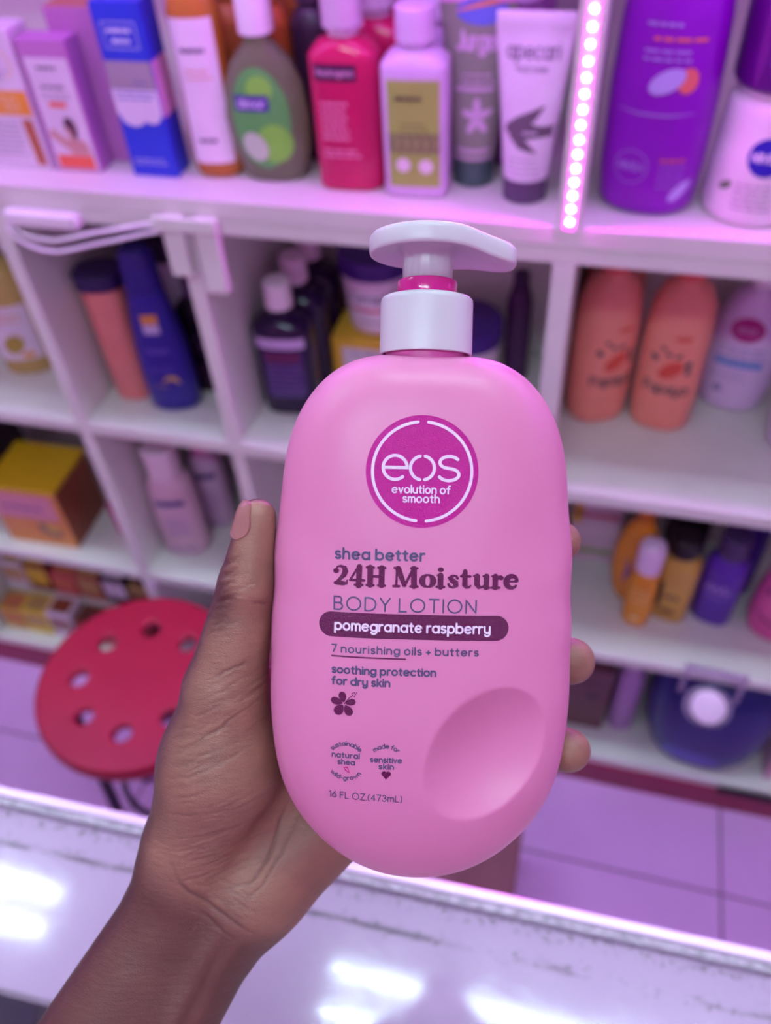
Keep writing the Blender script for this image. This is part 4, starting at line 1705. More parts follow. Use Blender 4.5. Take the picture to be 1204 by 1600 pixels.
def amber_bottle(x, y, label, group=None):
    t = prod('amber_bottle', label, 'bottle', x, y, ZA, .12, group)
    loft('body', A_SEC, rgbm('#d98a3a', .15, trans=.35), t)
    fm = front_of(A_SEC)
    g = P_on(fm)
    g.rect(-.0205, .0205, .016, .148, 14, 14)
    lb = g.build('white_label', rgbm('#f2e4f4'), t)
    g = P_on(fm, .0008)
    small_print(g, -0.0130, 0.0110, 0.1211, 1, .005, 0.0038)
    small_print(g, -0.0110, 0.0110, 0.0389, 1, .005, 0.0036)
    g.build('lettering', rgbm('#6b4a80'), lb)
    g = P_on(fm, .0008)
    small_print(g, -.012, .014, .103, 2, .006, .0014)
    g.build('orange_lettering', rgbm('#f0a890'), lb)
    loft('cap', cap_sec(.178, .0165, .028), rgbm('#c87a30', .3), t, 28)
    return t


amber_bottle(-.397, .788, 'amber bottle with a tall white label beside the blue carton')

# 6 oval green bottle
G_SEC = [(0, .026, .014, 2.3), (.0015, .029, .016, 2.3), (.006, .033, .018, 2.3), (.03, .0405, .020, 2.2), (.06, .0425, .021, 2.2), (.09, .038, .020, 2.2), (.110, .029, .0175, 2.1), (.122, .018, .015, 2), (.128, .013, .013, 2), (.134, .0125, .0125, 2)]
t = prod('oval_bottle', 'oval green see-through bottle with a white cap and a purple name badge', 'bottle', -.336, .785, ZA, .1)
loft('body', G_SEC, rgbm('#8f9a72', .12, trans=.45), t, 44)
fm = front_of(G_SEC)
g = P_on(fm)
g.disc(-.002, .062, .029, .047, 8, 36)
gl = g.build('green_label', rgbm('#5fae5a'), t)
g = P_on(fm, .0007)
g.disc(.009, .040, .018, .019, 4, 24)
g.disc(.0, .090, .013, .012, 4, 24)
g.build('green_apple', rgbm('#86d24e'), gl)
g = P_on(fm, .0010)
g.disc(-.011, .037, .012, .015, 4, 20, rot=.5)
g.build('pale_slice', rgbm('#c8d8c0'), gl)
g = P_on(fm, .0010)
g.rect(-.026, .008, .071, .085, 8, 3)
bd = g.build('purple_badge', rgbm('#4a2a9c'), gl)
g = P_on(fm, .0014)
g.text('dimar', -.009, .0745, .0105, .0015, .027, centre=True)
g.build('badge_lettering', rgbm('#d8c8f4'), gl)
loft('cap', cap_sec(.134, .0165, .040), rgbm(WHITE, .3), t, 28)

# 7 pink wash bottles with clear caps, one behind another
PK_SEC = bottle_sec(.033, .0215, 3.2, .122, .014, .012)


def pink_bottle(x, y, label, group, detail=True):
    t = prod('wash_bottle', label, 'bottle', x, y, ZA, .06, group)
    b_ = loft('body', PK_SEC, rgbm('#e0266e', .12, trans=.25), t, 40)
    fm = front_of(PK_SEC)
    if detail:
        g = P_on(fm)
        g.rect(-.026, .014, .103, .1165, 10, 3)
        bd = g.build('dark_badge', rgbm('#3c1a48'), t)
        g = P_on(fm, .0008)
        g.text('Neutrogena', -.006, .1075, .0075, .0011, .034, centre=True)
        g.build('badge_lettering', rgbm('#d895c4'), bd)
        g = P_on(fm)
        small_print(g, -.022, .004, .083, 6, .0062, .0030)
        small_print(g, -.022, .016, .040, 2, .005, .0024)
        g.build('pale_lettering', rgbm('#f08ab8'), t)
    loft('shoulder', [(.1362, .0122, .0122, 2), (.1364, .0142, .0142, 2), (.142, .0142, .0142, 2), (.1425, .012, .012, 2)], rgbm('#e8c0e0', .2), t, 28)
    loft('cap', cap_sec(.1428, .0185, .044), rgbm('#efd8f2', .12, trans=.3), t, 32)
    return t


pink_bottle(-.2515, .781, 'front pink face wash bottle with a dark badge and a clear cap', 'pink wash bottles on the top shelf')
pink_bottle(-.236, .834, 'pink face wash bottle with a clear cap, second in its row', 'pink wash bottles on the top shelf', False)
pink_bottle(-.224, .884, 'pink face wash bottle with a clear cap, third in its row', 'pink wash bottles on the top shelf', False)

# 8 white square bottles with a yellow-green label
SQ_SEC = bottle_sec(.0305, .0215, 5, .118, .012, .013)


def square_bottle(x, y, label, group, detail=True):
    t = prod('toner_bottle', label, 'bottle', x, y, ZA, .05, group)
    loft('body', SQ_SEC, rgbm('#dcc0ea', .3), t, 40)
    fm = front_of(SQ_SEC)
    if detail:
        g = P_on(fm)
        g.rect(-.0235, .0245, .012, .108, 8, 8)
        lb = g.build('green_label', rgbm('#a6b85a'), t)
        g = P_on(fm, .0008)
        small_print(g, -0.0160, 0.0080, 0.0926, 1, .005, 0.0038)
        small_print(g, -.012, .014, .070, 3, .005, .0008)
        g.build('lettering', rgbm('#5f5a44'), lb)
        g = P_on(fm, .0007)
        g.rect(-.0235, .0245, .044, .062, 8, 3)
        lf = g.build('leaf_band', rgbm('#86865a'), lb)
        g = P_on(fm, .0010)
        for k in range(5):
            g.ribbon([(-.018 + .009 * k, .045), (-.014 + .009 * k, .053), (-.019 + .009 * k, .061)], [.0004, .003, .0004])
        g.build('leaf', rgbm('#a8a86a'), lb)
        g = P_on(fm, .0010)
        g.disc(-.010, .033, .0068, .0068, 3, 20)
        g.disc(.0115, .032, .0068, .0068, 3, 20)
        g.build('white_dot', rgbm('#eee0ea'), lb)
    loft('cap', cap_sec(.1342, .0175, .028), rgbm('#e2c6f0', .3), t, 28)
    return t


square_bottle(-.1845, .776, 'white squarish bottle with a yellow green label, front of its row', 'white squarish bottles on the top shelf')
square_bottle(-.172, .838, 'white squarish bottle half hidden behind the yellow green label bottle', 'white squarish bottles on the top shelf', False)
square_bottle(-.152, .882, 'white squarish bottle at the back behind the yellow green label bottle', 'white squarish bottles on the top shelf', False)


# 9, 10 tubes standing on their caps
def tube_sec(r, top, z0, h):
    out = []
    for k in range(11):
        q = k / 10
        a = r + (top - r) * q ** 1.1
        b = r * (1 - q ** 1.4) + .0016 * q ** 1.4
        out.append((z0 + (h - z0 - .012) * q, a, b, 2.0))
    out += [(h - .011, top, .0018, 3), (h - .001, top, .0018, 3), (h, top - .001, .001, 3)]
    return out


TB = tube_sec(.0205, .034, .026, .168)
t = prod('cream_tube', 'grey green cream tube with a pale flower, standing on its cap', 'tube', -.1345, .804, ZA, .05)
loft('body', TB, rgbm('#8f8e84', .35), t, 40)
loft('cap', cap_sec(0, .0195, .0258), rgbm('#46605e', .3), t, 32)
fm = front_of(TB)
g = P_on(fm)
g.rect(-.0335, .0335, .1565, .1675, 8, 2)
g.build('lilac_crimp', rgbm('#e89ae0'), t)
g = P_on(fm)
g.disc(.004, .150, .023, .0105, 4, 24)
bl_ = g.build('blue_arc', rgbm('#6a70d8'), t)
g = P_on(fm, .0008)
g.ribbon([(-.019, .150), (-.004, .1535), (.012, .157), (.023, .157)], [.001, .003, .0045, .001])
g.build('orange_stroke', rgbm('#e8906a'), bl_)
g = P_on(fm)
g.text('Jurgen', .004, .121, .0195, .0030, .040, centre=True)
small_print(g, -.012, .018, .101, 2, .006, .0018)
g.build('pale_lettering', rgbm('#d8b2dc'), t)
g = P_on(fm)
g.ribbon([(-.016, .0895), (.016, .0895)], .0035)
g.build('pale_line', rgbm('#d8b2dc'), t)
g = P_on(fm)
for k in range(5):
    a = math.radians(72 * k + 20)
    g.disc(.003 + .0075 * math.cos(a), .066 + .009 * math.sin(a), .0075, .0034, 3, 16, rot=a)
g.build('pale_flower', rgbm('#d8b2dc'), t)
g = P_on(fm)
g.ribbon([(-.014, .036), (.014, .036)], .003)
g.build('pale_line', rgbm('#d8b2dc'), t)
g = P_on(fm)
g.ribbon([(-.016, .0285), (.016, .0285)], .002)
g.build('pale_line', rgbm('#d8b2dc'), t)

TW = tube_sec(.0215, .0335, .022, .158)
t = prod('face_wash_tube', 'white face wash tube with a dark leaf, standing on its cap by the led strip', 'tube', -.081, .778, ZA, -.02)
loft('body', TW, rgbm('#f0dcf6', .35), t, 40)
loft('cap', cap_sec(0, .0208, .0218), rgbm('#5b4468', .3), t, 32)
fm = front_of(TW)
g = P_on(fm)
g.ribbon([(-.017, .070), (-.008, .072), (.004, .079), (.014, .087)], [.004, .012, .009, .001])
g.ribbon([(-.018, .066), (-.004, .067), (.010, .066), (.021, .066)], [.004, .016, .010, .009])
g.ribbon([(-.014, .062), (-.004, .056), (.010, .048)], [.004, .010, .001])
g.build('dark_leaf', rgbm('#6f5c70'), t)
g = P_on(fm, .0006)
g.text('apecari', .0, .1235, .0165, .0016, .044, centre=True)
g.text('FACE WASH', .0, .1135, .0055, .0007, .026, centre=True)
small_print(g, -.014, .014, .042, 5, .005, .0007)
g.build('lettering', rgbm('#8a6f98'), t)
g = P_on(fm, .0012)
small_print(g, -0.0030, 0.0110, 0.0655, 1, .005, 0.0025)
g.build('leaf_lettering', rgbm('#e2cdea'), t)


# dark bottles and caps in the second and third rows
def simple_bottle(name, label, cat, x, y, z, a, b, n, h, body, cap, cap_r, cap_h, group=None, neck=.011, sh=.014, rz=0., stripe=None):
    t = prod(name, label, cat, x, y, z, rz, group)
    sec = bottle_sec(a, b, n, h, sh, neck)
    loft('body', sec, body, t, 32)
    loft('cap', cap_sec(h + sh + .0042, cap_r, cap_h), cap, t, 24)
    if stripe:
        g = P_on(front_of(sec))
        g.rect(-a * .78, a * .78, stripe[0], stripe[1], 10, 4)
        lb = g.build('label', stripe[2], t)
        if len(stripe) > 3:
            g = P_on(front_of(sec), .0008)
            small_print(g, -a * .6, a * .62, stripe[1] - (stripe[1] - stripe[0]) * .25, 4, (stripe[1] - stripe[0]) * .16, .0016)
            g.build('lettering', stripe[3], lb)
    return t


back_rows = [(-.392, .845, 'amber'), (-.345, .842, 'orange'), (-.300, .838, 'dark'), (-.290, .888, 'dark'), (-.335, .893, 'orange'), (-.385, .9, 'amber'), (-.198, .935, 'dark'), (-.10, .85, 'mauve'), (-.098, .91, 'mauve')]
names_ = {'amber': ('amber', '#b9753a', '#c88a4a'), 'orange': ('orange', '#c86a34', '#e6a078'), 'dark': ('dark plum', '#3c2440', '#4a3050'), 'mauve': ('mauve', '#a45cb0', '#d8a0e4')}
where = ['behind the amber bottle', 'behind the oval green bottle', 'behind the gap right of the oval green one', 'at the back right of the oval green one',
         'far behind the oval green bottle', 'far behind the amber bottle', 'at the back behind the pink wash bottles', 'behind the two tubes', 'at the back behind the two tubes']
for (x, y, k), wh_ in zip(back_rows, where):
    nm, bc, cc = names_[k]
    simple_bottle('stock_bottle', '%s bottle on the top shelf %s' % (nm, wh_), 'bottle', x, y, ZA, .021, .019, 2.4, .128, rgbm(bc), rgbm(cc), .015, .03, 'second rows on the top shelf')

# ---------------- top shelf, right bay
NV = [(0, .034, .028, 2.3), (.002, .038, .031, 2.3), (.008, .0425, .034, 2.3), (.04, .045, .036, 2.3), (.10, .0455, .036, 2.3), (.16, .043, .034, 2.3), (.20, .038, .031, 2.2), (.225, .026, .024, 2.1), (.232, .022, .022, 2)]
M_violet = rgbm('#8a06b8', .28)
t = prod('body_milk_bottle', 'large deep violet body milk bottle standing right beside the led strip', 'bottle', .031, .785, ZA, -.12)
loft('body', NV, M_violet, t, 48)
loft('cap', cap_sec(.232, .024, .03), rgbm('#2c1570', .3), t, 32)
fm = front_of(NV)
g = P_on(fm)
g.ribbon([(-.032, .0925), (-.015, .0905), (.01, .0905), (.03, .0925)], [.0006, .0018, .0018, .0006])
g.build('pale_swoosh', rgbm('#a884d8'), t)
g = P_on(fm)
g.ring(-.014, .045, .0140, .0148, 36)
g.text('NIVEA', -.014, .0425, .0085, .0013, .021, centre=True)
g.build('emblem', rgbm('#a884d8'), t)
g = P_on(fm)
small_print(g, -0.0190, 0.0110, 0.1582, 1, .005, 0.0027)
small_print(g, -.018, .022, .139, 2, .006, .0022)
small_print(g, .010, .034, .047, 4, .006, .0012)
g.build('pale_lettering', rgbm('#a884d8'), t)
g = P_on(fm, .0006)
small_print(g, -.012, .030, .148, 1, .005, .0028)
small_print(g, .010, .036, .053, 1, .005, .0022)
g.disc(.020, .118, .008, .010, 3, 20)
g.build('orange_mark', rgbm('#e06a6a'), t)
g = P_on(fm, .0009)
g.disc(.004, .117, .0155, .0085, 4, 28, rot=.5)
g.build('cream_swirl', rgbm('#b9a0e8'), t)
g = P_on(fm, .0009)
g.disc(.030, .025, .0115, .005, 3, 20, rot=.9)
g.build('cream_drop', rgbm('#b9a0e8'), t)

JW = [(0, .038, .038, 2), (.002, .042, .042, 2), (.008, .0445, .0445, 2), (.05, .0435, .0435, 2), (.090, .040, .040, 2), (.097, .039, .039, 2), (.101, .036, .036, 2), (.104, .03, .03, 2)]
t = prod('cream_jar', 'white cream jar with a round blue emblem at the right edge of the top shelf', 'jar', .124, .786, ZA, -.1)
loft('body', JW, rgbm('#ece2ec', .35), t, 48)
loft('lid', [(.1042, .034, .034, 2), (.105, .036, .036, 2), (.108, .036, .036, 2), (.109, .034, .034, 2)], rgbm('#ddd2e0', .35), t, 40)
fm = front_of(JW)
g = P_on(fm)
g.disc(.002, .062, .0158, .0158, 5, 36)
em = g.build('blue_emblem', rgbm('#2a18a8'), t)
g = P_on(fm, .0009)
g.text('NIVEA', .002, .0588, .0092, .0016, .024, centre=True)
g.build('emblem_lettering', rgbm('#eae4fa'), em)
g = P_on(fm, .0005)
small_print(g, -.018, .02, .038, 5, .0052, .0012)
g.build('lettering', rgbm('#a393b4'), t)
g = P_on(fm, .0006)
g.disc(-.026, .034, .006, .0032, 2, 14, rot=.7)
g.build('leaf_mark', rgbm('#70806a'), t)
t = prod('body_lotion_bottle', 'dark violet lotion bottle stacked on the white cream jar', 'bottle', .124, .786, ZA + .1092, -.1)
JD = [(0, .036, .036, 2), (.002, .039, .039, 2), (.006, .041, .041, 2), (.10, .041, .041, 2), (.15, .039, .039, 2), (.17, .028, .028, 2), (.175, .02, .02, 2)]
loft('body', JD, rgbm('#5c087c', .28), t, 48)
loft('cap', cap_sec(.175, .021, .03), rgbm('#24105c', .3), t, 28)
fm = front_of(JD)
g = P_on(fm)
small_print(g, -.010, .03, .085, 1, .006, .0025)
g.text('NIVEA', .008, .066, .011, .0013, .03, centre=True)
small_print(g, -.012, .03, .056, 3, .006, .0018)
g.ring(-.008, .027, .0058, .0066, 24)
g.build('pale_lettering', rgbm('#7a62b8'), t)
g = P_on(fm, .0006)
small_print(g, -.008, .028, .0795, 1, .006, .0024)
g.build('orange_lettering', rgbm('#c8506a'), t)

# ---------------- second shelf
# clear bottle with yellow contents
CY = bottle_sec(.036, .03, 2.6, .15, .02, .014)
t = prod('oil_bottle', 'clear bottle of yellow oil with a white label, far left on the second shelf', 'bottle', -.782, .832, ZB, .3)
loft('body', CY, rgbm('#d8c070', .15, trans=.3), t, 36)
loft('cap', cap_sec(.1745, .0165, .022), rgbm('#6b4a2a', .4), t, 24)
g = P_on(front_of(CY))
g.rect(-.030, .030, .026, .112, 10, 8)
lb = g.build('white_label', rgbm('#e0d4e2'), t)
g = P_on(front_of(CY), .0008)
g.disc(-.002, .052, .017, .013, 4, 20, rot=.8)
g.build('olive_mark', rgbm('#a8963a'), lb)
g = P_on(front_of(CY), .0009)
g.disc(.012, .034, .010, .005, 3, 16)
small_print(g, -.022, .02, .098, 2, .008, .0022)
g.build('gold_mark', rgbm('#d8a040'), lb)

# peach bottle with a dark cap
PC = [(0, .021, .018, 2.6), (.002, .0235, .020, 2.6), (.006, .025, .0215, 2.6), (.09, .026, .022, 2.6), (.168, .027, .023, 2.6), (.172, .026, .022, 2.6)]
t = prod('peach_bottle', 'slim peach bottle with a wide dark plum cap, left of the dark blue bottle', 'bottle', -.598, .797, ZB, .2)
loft('body', PC, rgbm('#d98078'), t, 36)
loft('cap', [(.1722, .029, .025, 2.6), (.173, .031, .027, 2.6), (.190, .031, .027, 2.6), (.192, .029, .025, 2.6)], rgbm('#2c1850'), t, 32)
simple_bottle('plum_bottle', 'dark plum bottle in the shadow behind the dark blue bottle', 'bottle', -.597, .925, ZB, .036, .030, 2.6, .19, rgbm('#241238'), rgbm('#2c1850'), .022, .03)
# blue lotion bottle
NB = [(0, .026, .017, 2.4), (.002, .030, .019, 2.4), (.007, .0335, .0215, 2.4), (.05, .0345, .022, 2.4), (.10, .0325, .0215, 2.4), (.14, .028, .020, 2.3), (.17, .0235, .0185, 2.2), (.178, .0228, .018, 2.2)]
t = prod('blue_lotion_bottle', 'dark blue lotion bottle with an orange and white badge standing by the battens', 'bottle', -.531, .786, ZB, .25)
loft('body', NB, rgbm('#2a1c8a', .3), t, 44)
loft('cap', [(.1782, .0222, .0175, 2.2), (.179, .0232, .0185, 2.2), (.226, .0205, .0165, 2.2), (.232, .016, .013, 2.1)], rgbm('#241678', .3), t, 36)
fm = front_of(NB)
g = P_on(fm)
g.rect(-.010, .010, .139, .152, 5, 2)
g.build('orange_badge', rgbm('#d08a3c'), t)
g = P_on(fm)
g.rect(-.010, .010, .125, .1385, 5, 2)
g.build('white_badge', rgbm('#b8a8d0'), t)
g = P_on(fm)
g.text('NIVEA', .0, .096, .0105, .0014, .026, centre=True)
small_print(g, -.016, .016, .074, 2, .006, .0012)
g.build('lettering', rgbm('#6a58c0'), t)
g = P_on(fm)
g.ribbon([(-.004, .052), (.004, .058), (.012, .056), (.018, .048)], [.001, .005, .007, .001])
g.ribbon([(-.014, .046), (.0, .044)], .0012)
g.build('gold_mark', rgbm('#c89a50'), t)
# white tubes with dark caps behind
for i, (x, y, hh) in enumerate(((-.541, .876, .20), (-.525, .930, .215))):
    simple_bottle('white_bottle', 'white bottle with a dark cap %s the dark blue lotion bottle' % ('right behind' if i == 0 else 'farther behind'), 'bottle', x, y, ZB, .022, .019, 2.3, hh - .05,
                  rgbm('#d8cbe0'), rgbm('#2a1a40'), .02, .03, 'white bottles with dark caps', .014)
BK = bottle_sec(.027, .020, 3.5, .128, .012, .011)
t = prod('black_bottle', 'black squared bottle with a purple ring mark tucked beside the battens', 'bottle', -.496, .835, ZB, .1)
loft('body', BK, rgbm('#120a16', .25), t, 36)
loft('cap', cap_sec(.1445, .013, .022), rgbm('#5a2a64', .3), t, 24)
g = P_on(front_of(BK))
g.ring(.004, .078, .014, .0152, 32)
g.disc(.004, .078, .005, .005, 3, 18)
small_print(g, -.012, .018, .045, 4, .008, .002)
g.build('purple_mark', rgbm('#5a3060'), t)

# mouthwash bottles in the middle bay
MW = bottle_sec(.038, .027, 3.0, .128, .014, .015)


def mouthwash(x, y, label, detail):
    t = prod('mouthwash_bottle', label, 'bottle', x, y, ZB, .12, 'dark mouthwash bottles')
    loft('body', MW, rgbm('#2a1440', .12, trans=.12), t, 40)
    loft('neck_ring', cap_sec(.1465, .0165, .006), rgbm('#1c1424'), t, 24)
    loft('cap', cap_sec(.1528, .0175, .034, .002, .94), rgbm('#e6cfe0', .35), t, 28)
    if detail:
        g = P_on(front_of(MW))
        g.rect(-.033, .030, .105, .120, 10, 3)
        g.build('pale_band', rgbm('#c8a8d8'), t)
        g = P_on(front_of(MW))
        g.rect(-.025, .026, .030, .101, 10, 8)
        lb = g.build('violet_label', rgbm('#46286a'), t)
        g = P_on(front_of(MW), .0008)
        g.rect(-.022, .022, .086, .099, 8, 2)
        g.build('berry_patch', rgbm('#6a2050'), lb)
        g = P_on(front_of(MW), .0008)
        small_print(g, -.022, .022, .078, 6, .008, .0014)
        g.build('lettering', rgbm('#8a6cae'), lb)
    return t


mouthwash(-.372, .817, 'front dark purple mouthwash bottle with a white cap and violet label', True)
mouthwash(-.372, .876, 'second dark mouthwash bottle, white cap showing behind the front one', False)
mouthwash(-.372, .934, 'rearmost dark mouthwash bottle near the back panel', False)

# yellow box with a white tub on it
t, w_ = carton('yellow_box', 'yellow box with white front panels under the white tub', -.330, -.205, .868, .11, ZB, .075, rgbm('#e2b23a'))
g = P_on(flat(0))
g.rect(-w_ / 2 + .014, w_ / 2 - .012, .010, .062, 6, 3)
pn = g.build('white_panel', rgbm('#e8d4e0'), t)
g = P_on(flat(0), .0008)
small_print(g, -0.0350, 0.0350, 0.0531, 1, .005, 0.0038)
small_print(g, -.03, .03, .036, 3, .007, .001)
g.build('lettering', rgbm('#9a80a8'), pn)
TUB = [(0, .034, .034, 2), (.002, .037, .037, 2), (.006, .039, .039, 2), (.05, .043, .043, 2), (.080, .0455, .0455, 2), (.083, .0455, .0455, 2)]


def tub(x, y, z, label):
    t = prod('cream_tub', label, 'tub', x, y, z, .1, 'white tubs with purple lids')
    loft('body', TUB, rgbm('#efdcec', .35), t, 48)
    loft('lid', [(.0832, .0468, .0468, 2), (.084, .0485, .0485, 2), (.104, .0485, .0485, 2), (.108, .0465, .0465, 2), (.1085, .040, .040, 2)], rgbm('#43207e', .32), t, 48)
    fm = front_of(TUB)
    g = P_on(fm)
    g.text('Cetaphil', 0, .053, .016, .0020, .056, centre=True)
    small_print(g, -.02, .02, .022, 1, .006, .002)
    g.build('lettering', rgbm('#55407a'), t)
    g = P_on(fm)
    g.rect(-.030, .030, .037, .0425, 12, 1)
    g.build('pink_line', rgbm('#d45a86'), t)
    return t


tub(-.276, .918, ZB + .0756, 'white cream tub with a purple lid standing on the yellow box')
tub(-.155, .892, ZB, 'white cream tub with a purple lid right behind the pump collar')
simple_bottle('plum_tonic', 'slim dark plum bottle in the middle bay, right of the white tub on the shelf', 'bottle', -.092, .93, ZB, .016, .015, 2.2, .12, rgbm('#43184f'), rgbm('#3a1448'), .010, .02)

# right bay: peach papaya bottles and white pump bottles
PP = [(0, .031, .026, 2.4), (.002, .034, .029, 2.4), (.007, .037, .031, 2.4), (.06, .0385, .032, 2.4), (.14, .0375, .031, 2.4), (.17, .035, .029, 2.3), (.19, .027, .024, 2.2), (.200, .0155, .0155, 2), (.204, .015, .015, 2)]


def papaya(x, y, rz, label, detail=True):
    t = prod('papaya_bottle', label, 'bottle', x, y, ZB, rz, 'peach papaya bottles')
    loft('body', PP, rgbm('#e8917c', .4), t, 40)
    loft('cap', cap_sec(.2042, .0165, .020), rgbm('#e2605a', .35), t, 28)
    if detail:
        fm = front_of(PP)
        g = P_on(fm)
        for dx, dz, r in ((-.010, .124, .0036), (-.018, .110, .0052), (-.002, .117, .0040), (.009, .116, .0042), (.021, .105, .0055), (.022, .095, .0045)):
            g.disc(dx, dz, r, r * .7, 2, 14, rot=dx * 60)
        g.text('Papaya', .001, .062, .019, .0022, .050, centre=True)
        g.build('dark_lettering', rgbm('#4f4a48'), t)
        g = P_on(fm, .0006)
        g.disc(.003, .096, .0165, .0095, 4, 24, rot=.75)
        g.build('red_fruit', rgbm('#d8503e'), t)
        g = P_on(fm, .0006)
        g.disc(.010, .140, .010, .003, 3, 20, rot=.1)
        g.build('red_mark', rgbm('#d8503e'), t)
    return t


papaya(.100, .878, -.15, 'front peach papaya bottle with its fruit and name facing out')
papaya(.0185, .879, .45, 'middle peach papaya bottle turned aside, left of the front one')
papaya(.020, .947, .3, 'rearmost peach papaya bottle against the white upright', False)

PE = [(0, .030, .020, 2.5), (.002, .034, .023, 2.5), (.008, .039, .026, 2.4), (.04, .044, .028, 2.3), (.09, .045, .028, 2.3), (.13, .040, .026, 2.3), (.155, .028, .022, 2.2), (.165, .016, .016, 2), (.170, .0145, .0145, 2)]


def white_pump(x, y, rz, label):
    t = prod('white_pump_bottle', label, 'bottle', x, y, ZB, rz, 'white pump bottles')
    loft('body', PE, rgbm('#dcc8ea', .38), t, 40)
    loft('collar', cap_sec(.1702, .0145, .018), rgbm(WHITE, .3), t, 28)
    loft('stem', [(.1884, .007, .007, 2), (.205, .007, .007, 2)], rgbm(WHITE, .3), t, 16)
    loft('pump_head', [(.2052, .016, .014, 2), (.206, .018, .016, 2, .002), (.212, .018, .016, 2, .002), (.2135, .015, .013, 2, .002)], rgbm('#b04c88', .3), t, 28)
    fm = front_of(PE)
    g = P_on(fm)
    g.disc(-.002, .122, .0195, .0165, 5, 32)
    em = g.build('magenta_emblem', rgbm('#a81c7c'), t)
    g = P_on(fm, .0009)
    g.text('eos', -.002, .1185, .013, .0011, .020, centre=True)
    g.build('emblem_lettering', rgbm('#e2b8e2'), em)
    g = P_on(fm)
    g.rect(-.030, .026, .070, .079, 10, 2)
    g.build('blue_pill', rgbm('#5a8ad0'), t)
    g = P_on(fm)
    small_print(g, -.030, .030, .096, 3, .007, .0022)
    small_print(g, -.030, .010, .062, 3, .006, .0012)
    g.disc(-.018, .035, .006, .006, 2, 14)
    g.build('slate_lettering', rgbm('#8a7cb4'), t)
    return t


white_pump(.186, .930, -.15, 'white pump bottle with a magenta emblem, next to the peach bottles')
white_pump(.268, .850, -.3, 'white pump bottle nearest the front at the right edge of the second shelf')

# ---------------- third shelf
t = prod('soap_case', 'big yellow and orange soap case with a brown side on the third shelf', 'box', -.8385, .7455, ZC, .03)
w_ = .124
box('carton', -w_ / 2, w_ / 2, 0, .105, 0, .126, rgbm('#d89048'), t, .001)
box('yellow_lid', -w_ / 2 - .001, w_ / 2 + .001, -.001, .106, .1262, .131, rgbm('#d8b41c'), t, .0008)
box('brown_side', w_ / 2 + .0001, w_ / 2 + .0007, .001, .104, .001, .125, rgbm('#8a4a30'), t, .0001)
g = P_on(flat(0))
g.rect(-w_ / 2 + .002, w_ / 2 - .012, .062, .118, 5, 3)
pn = g.build('pink_panel', rgbm('#d890a0'), t)
g = P_on(flat(0), .0008)
small_print(g, -0.0430, 0.0350, 0.0881, 1, .005, 0.0076)
small_print(g, -.045, .03, .070, 1, .006, .0018)
g.build('lettering', rgbm('#93609a'), pn)
g = P_on(flat(0), .0006)
g.disc(.024, .038, .022, .014, 4, 24, rot=-.4)
g.build('grey_mark', rgbm('#8a6a58'), t)
g = P_on(flat(0), .0012)
g.disc(.030, .044, .013, .007, 3, 20, rot=-.4)
g.build('yellow_mark', rgbm('#d8b048'), t)
t = prod('black_case', 'black case leaning in the shadow behind the yellow soap case', 'box', -.965, .80, ZC, .1)
box('carton', -.045, .045, 0, .09, 0, .20, rgbm('#1c101c'), t, .001)
box('lid', -.046, .046, -.001, .091, .2002, .206, rgbm('#2a1a2c'), t, .0008)
t = prod('pink_pot', 'small pink pot half hidden behind the upright beside the soap case', 'pot', -.706, .815, ZC)
loft('body', [(0, .024, .024, 2), (.003, .028, .028, 2), (.04, .030, .030, 2), (.044, .028, .028, 2)], rgbm('#d84a98'), t, 32)
loft('lid', [(.0442, .028, .028, 2), (.046, .031, .031, 2), (.060, .031, .031, 2), (.064, .027, .027, 2)], rgbm('#c83a8a'), t, 32)


def wide_cap_bottle(x, y, label, body, cap, band, h=.165, a=.037, rz=.25):
    t = prod('lotion_bottle_white', label, 'bottle', x, y, ZC, rz, 'pale lotion bottles on the third shelf')
    t.name = 'pale_lotion_bottle'
    sec = [(0, a * .85, .021, 2.6), (.003, a * .95, .024, 2.6), (.008, a, .026, 2.6), (h * .6, a, .026, 2.6), (h - .02, a * .96, .025, 2.5), (h - .006, a * .82, .023, 2.4), (h, a * .62, .02, 2.2)]
    loft('body', sec, body, t, 40)
    loft('cap', [(h + .0002, a * .62, .021, 2.3), (h + .001, a * .66, .0225, 2.3), (h + .052, a * .72, .0235, 2.3), (h + .056, a * .62, .021, 2.2)], cap, t, 36)
    fm = front_of(sec)
    g = P_on(fm)
    g.rect(-a * .66, a * .6, h * .70, h * .77, 10, 2)
    lb = g.build('dark_band', band, t)
    g = P_on(fm)
    small_print(g, -a * .5, a * .5, h * .5, 4, .010, .0035)
    small_print(g, -a * .6, a * .6, h * .12, 2, .006, .003)
    g.build('lettering', rgbm('#a488b8'), t)
    return t


wide_cap_bottle(-.596, .796, 'pale pink lotion bottle with a white cap and a dark blue band', rgbm('#dcb6c8'), rgbm('#ecd2e2'), rgbm('#4a4480'))
wide_cap_bottle(-.566, .864, 'pale lotion bottle with a pink cap, between the banded bottle and the black one', rgbm('#c8a8c4'), rgbm('#e09ac0'), rgbm('#3e3468'), .165, .027)
simple_bottle('black_shampoo', 'glossy black bottle on the third shelf just left of the thumb', 'bottle', -.514, .910, ZC, .022, .021, 2.4, .165, rgbm('#0e0810', .2), rgbm('#241628'), .015, .03)

